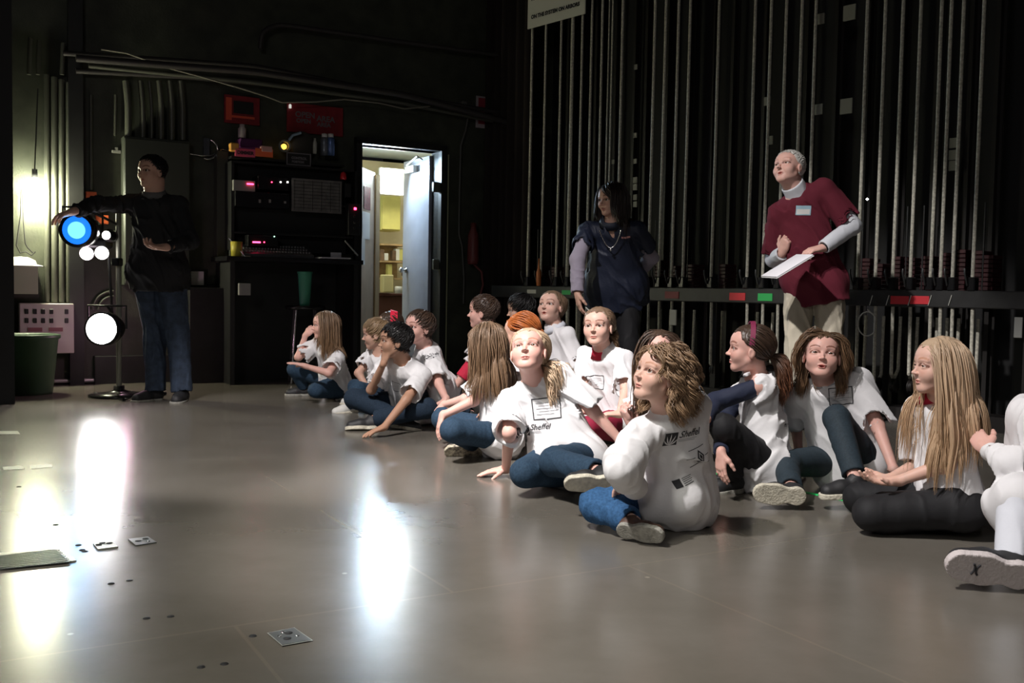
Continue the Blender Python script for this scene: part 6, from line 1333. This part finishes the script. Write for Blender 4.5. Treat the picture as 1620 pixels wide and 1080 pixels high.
# girl with the red collar
pel = PD(970, 660, 5.5); nk = JL(pel, .405, 956, 553, 'n')
D = person('redcollar', 'girl with a red collar and a short curly ponytail, between the blond and curly girls', fl(pel), S=1.0, hs=.205, pel=pel, neck=nk, head=(946, 518, 'n', .95), look=(24, 10, 3), tyaw=44,
    armL=((990, 622, 'n'), (980, 655, 'n'), dict(hide=1, d=V(-1, 0, 0))), armR=((925, 620, 'n'), (930, 650, 'n'), dict(hide=1, d=V(-1, 0, 0))),
    legL=((930, 675, 'n'), (985, 690, 'z', .06), V(-1, 0, 0), V(0, 0, 1)), legR=((930, 670, 'f'), (980, 685, 'z', .06), V(-1, 0, 0), V(0, 0, 1)),
    skin=S1, brow=B_dark, shirt=dict(mat=M_tee, sleeve=.9, bag=1.5, amp=.009, hem=-.03), pants=dict(mat=mat('dark_red_cloth', (.28, .01, .04), .8)), collar=M_redc, collar_h=.028,
    hair=dict(kind='pony', tie=(-.12, -.46, -.12), N=460, mat=H_lbrown, vol=.8, w=.004, tail=dict(L=.12, n=80, dir=(-.6, -.5, 0), r=.05, curl=.012, turns=2.2, ends=(1.7, 1.6, 1.3))))
tee_print(D, 941, 605, .10, 'box')
# girl behind the curly one
pel = PD(1052, 698, 4.9); pel[2] = .11; nk = JL(pel, .36, 1050, 596, 'n')
D = person('behind', 'long dark haired girl whose forehead and hands show behind the curly haired girl', fl(pel), S=.97, hs=.20, near=False, pel=pel, neck=nk, head=(1044, 558, 'n', .98), look=(8, 10), tyaw=22,
    armR=((1014, 690, 'n', .9), (996, 668, 'n', .6), dict(d=V(-.35, -.1, .6), n=V(.6, .3, .2), curl=.8)), armL=((1058, 690, 'n'), (1012, 668, 'n', .9), dict(d=V(-.7, 0, .35), n=V(-.2, .6, .2), curl=.8)),
    legL=((1075, 715, 'n'), (1040, 730, 'z', .06), V(-1, -.3, 0), V(0, 0, 1)), legR=((1005, 712, 'n'), (1060, 725, 'z', .06), V(1, -.3, 0), V(0, 0, 1)),
    skin=S2, brow=B_dark, shirt=dict(mat=M_tee, sleeve=.9, bag=1.3), pants=dict(mat=M_teal, loose=1.5), hair=dict(kind='long', L=.36, N=460, mat=H_brown, part=.0, vol=1.6, w=.0045, ends=(1.8, 1.6, 1.3)))
q = D['tips']['R'][1]; held_box('white_card', q + V(-.01, -.005, .01), V(1, 0, .4), V(0, .5, 1), (.035, .03, .003), M_white, 'small white card between the fingers of the girl behind the curly one', 'card')
# ================================================================ adults
pel = PD(250, 430, 7.28); nk = JL(pel, .56, 243, 305, 'n')
D = person('manblack', 'man in a black long sleeved shirt and jeans touching the blue stage light', fl(pel), S=1.30, hs=.235, pel=pel, neck=nk, stand=1, head=(239, 272, 'n', .85), look=(28, 2), tyaw=8, sw=.145, nk=1.15,
    armR=((152, 322, 'n'), (117, 334, 'n', .95), dict(d=V(-.7, -.1, -.25), n=V(0, -.1, -1), curl=.35)), armL=((302, 382, 'n'), (263, 391, 'n'), dict(d=V(-1, -.1, 0), n=V(-.1, -.3, .9), curl=.5)),
    legR=((246, 532, 'n'), (246, 622, 'f'), V(-.6, -1, 0), V(0, 0, 1)), legL=((282, 528, 'n'), (288, 621, 'f'), V(.1, -1, 0), V(0, 0, 1)),
    skin=S4, brow=B_dark, shirt=dict(mat=M_blk_cloth, sleeve=1.95, bag=1.0, hem=.10, amp=.007, cov=0), pants=dict(mat=mat('man_denim', (.04, .06, .10), .85, noise=.3, nscale=20, bump=.3, bscale=200), loose=2.6, amp=.007, cut=.99),
    collar=mat('grey_collar', (.12, .12, .12), .7), shoes=(M_shoe_dark, M_sole_grey), hair=dict(kind='short', L=.03, N=420, mat=H_black, w=.0045))
c = D['neck'] + D['F'] * .14 - D['T'] * .12 - D['X'] * .09
# woman
pel = PD(974, 450, 7.1); nk = JL(pel, .48, 968, 352, 'n')
D = person('woman', 'woman in a navy shirt over lavender sleeves standing in the dark by the ropes', fl(pel), S=1.2, hs=.225, pel=pel, neck=nk, stand=1, head=(966, 315, 'n', .85), look=(52, -4), tyaw=12, sw=.145, fat=1.2,
    armR=((914, 410, 'n'), (914, 464, 'n'), dict(d=V(.12, -.1, -1), n=V(.9, .2, 0), curl=.3)), armL=((1030, 408, 'f'), (1004, 440, 'f'), dict(d=V(-.5, .3, -.3), n=V(0, -1, 0), curl=.5)),
    legR=((955, 560, 'n'), (955, 640, 'f'), V(-.2, -1, 0), V(0, 0, 1)), legL=((995, 560, 'n'), (998, 642, 'f'), V(.2, -1, 0), V(0, 0, 1)),
    skin=S4, brow=B_dark, shirt=dict(mat=M_navyv, sleeve=.62, bag=.9, cov=0, hem=.12, amp=.006, vneck=1), pants=dict(mat=M_legg, loose=2.2, cut=.99), collar=M_navyv, collar_h=.018, hair=dict(kind='long', L=.26, N=460, mat=H_dark, part=.1, vol=1.6, w=.005))
sleeves(D, M_lav, r=.044, name='lavender_sleeve')
cq = D['neck'] + D['F'] * .11 * 1.2 - D['T'] * .05; m = MB()
ch = [D['neck'] + D['X'] * x * .075 + D['F'] * (.115 + .03 * (1 - abs(x))) - D['T'] * (.01 + .12 * (1 - x * x)) for x in np.linspace(-1, 1, 15)]
CH = []
for p in ch:
    for _ in range(20):
        dd = float(D['shirt'](p[None])[0]); 
        if dd < .003: p = p + D['F'] * .006
    CH.append(p - D['base'])
m.tube(CH, .004, 6); m.lathe(CH[7] - V(0, 0, .012), [(0, -.012), (.012, 0), (0, .012)]); m.build('necklace', mat('silver', (.8, .8, .8), .25, 1.0), D['ob'])
tee_print(D, 993, 366, .05, 'none'); backc = None
r_ = ray(992, 367); t_ = 6.
for _ in range(300):
    d_ = float(D['shirt']((O3 + r_ * t_)[None])[0]); t_ += min(max(d_, .0005), .05) * .7
on_cloth(D, [mat('emblem_pale', (.7, .35, .32), .6)], [(*rect2(-.03, -.008, .06, .014), 0)], O3 + r_ * t_, nrm(np.cross(D['T'], D['F'])), D['T'], 'emblem')
q = D['tips']['R'][0]; tag(MB().tube([q + V(.0, -.02, .04), q + V(.06, -.03, -.02)], .004, 8).build('white_pen', M_white), 'thin white pen in the hand of the woman in navy', 'pen')
# elderly man
pel = PD(1288, 442, 6.36); nk = JL(pel, .57, 1264, 304, 'n')
D = person('oldman', 'white haired man in a maroon sweater and beige trousers looking up', fl(pel), S=1.25, hs=.235, pel=pel, neck=nk, stand=1, head=(1247, 267, 'n', .9), look=(52, 20, 8), mouth=.8, old=True, eye=.6, tyaw=30, pyaw=20, sw=.135, tilt=-.34, nk=1.05, fat=.92,
    armR=((1224, 410, 'f'), (1238, 400, 'n', .75), dict(d=V(.1, -.3, .8), n=V(.5, .6, -.2), curl=1.1)), armL=((1353, 362, 'n', .97), (1302, 392, 'n'), dict(d=V(-1, -.15, -.2), n=V(-.2, .2, -1), curl=.55)),
    legR=((1262, 556, 'n'), (1258, 652, 'f'), V(-.4, -1, 0), V(0, 0, 1)), legL=((1312, 556, 'n'), (1316, 654, 'f'), V(.1, -1, 0), V(0, 0, 1)),
    skin=skin_m('old', (.74, .44, .37)), brow=(.8, .72, .68), shirt=dict(mat=M_mar, sleeve=.85, bag=1.0, hem=.12, amp=.0055, freq=11, cov=0), pants=dict(mat=M_beige, loose=2.5, amp=.008, cut=.99), hair=dict(kind='short', L=.022, N=420, mat=H_white, w=.004, cap=1.0, vol=.6, line=.0))
sleeves(D, M_whitec, r=.043, name='white_sleeve')
u = SDF(); a_ = D['neck'] - D['T'] * .03; b_ = D['neck'] + (D['H'] + D['R'] @ V(0, -.12, -.3) * D['hs'] - D['neck']) * .75
u.add(sleeve_f(a_, b_, .078, .070, True, .012), 0); folds(u, .003, D['X'], 3, 14); np_mesh('turtleneck', multi(u, .006), M_whitec, D['ob'], D['base'], loc=(0, 0, 0))
r_ = ray(1277, 331); t_ = 5.5
for _ in range(300):
    d_ = float(D['shirt']((O3 + r_ * t_)[None])[0]); t_ += min(max(d_, .0005), .05) * .7
Y_ = nrm(D['T'] + V(.25, 0, 0)); N_ = nrm(D['F']); Y_ = nrm(Y_ - N_ * np.dot(Y_, N_)); X_ = np.cross(Y_, N_)
on_cloth(D, [mat('badge_blue', (.35, .52, .62), .5)], [(*rect2(-.045, -.03, .09, .06), 0)], O3 + r_ * t_, X_, Y_, 'name_badge', off=.004)
on_cloth(D, [M_white], [(*rect2(-.039, -.024, .078, .032), 0)], O3 + r_ * t_, X_, Y_, 'badge_label', off=.006)
wq = D['wr']['L']; tp_ = D['tips']['L'][1]; c1 = PD(1245, 420, wq[1] - .10); X_ = nrm(PD(1273, 404, wq[1] - .10) - PD(1217, 438, wq[1] - .14)); Y_ = V(.25, 1, .30)
held_box('papers', c1, X_, Y_, (.27, .21, .008), mat('sheet_white', (.75, .74, .78), .6), 'white papers held in both hands of the man in maroon', 'papers')
held_box('clipboard', c1 - nrm(np.cross(X_, Y_)) * .008, X_, Y_, (.275, .215, .005), mat('board_grey', (.62, .62, .62), .5), 'grey clipboard under the papers of the man in maroon', 'clipboard')
q = D['tips']['R'][0]; tag(MB().tube([q + V(.01, -.01, .03), q + V(.08, -.03, -.04)], .004, 8).build('silver_pen', mat('silver', ())), 'silver pen in the raised hand of the man in maroon', 'pen')
# wristwatch of the elderly man
w_, e_ = D['wr']['L'], D['el']['L']; ax = nrm(w_ - e_); o = MB().lathe(w_ - ax * .012 - D['base'], [(.026, -.009), (.030, -.008), (.030, .008), (.026, .009)], ax, 20).build('watch', M_black, D['ob'])
print('total %.1fs' % (time.time()-T00), flush=True)
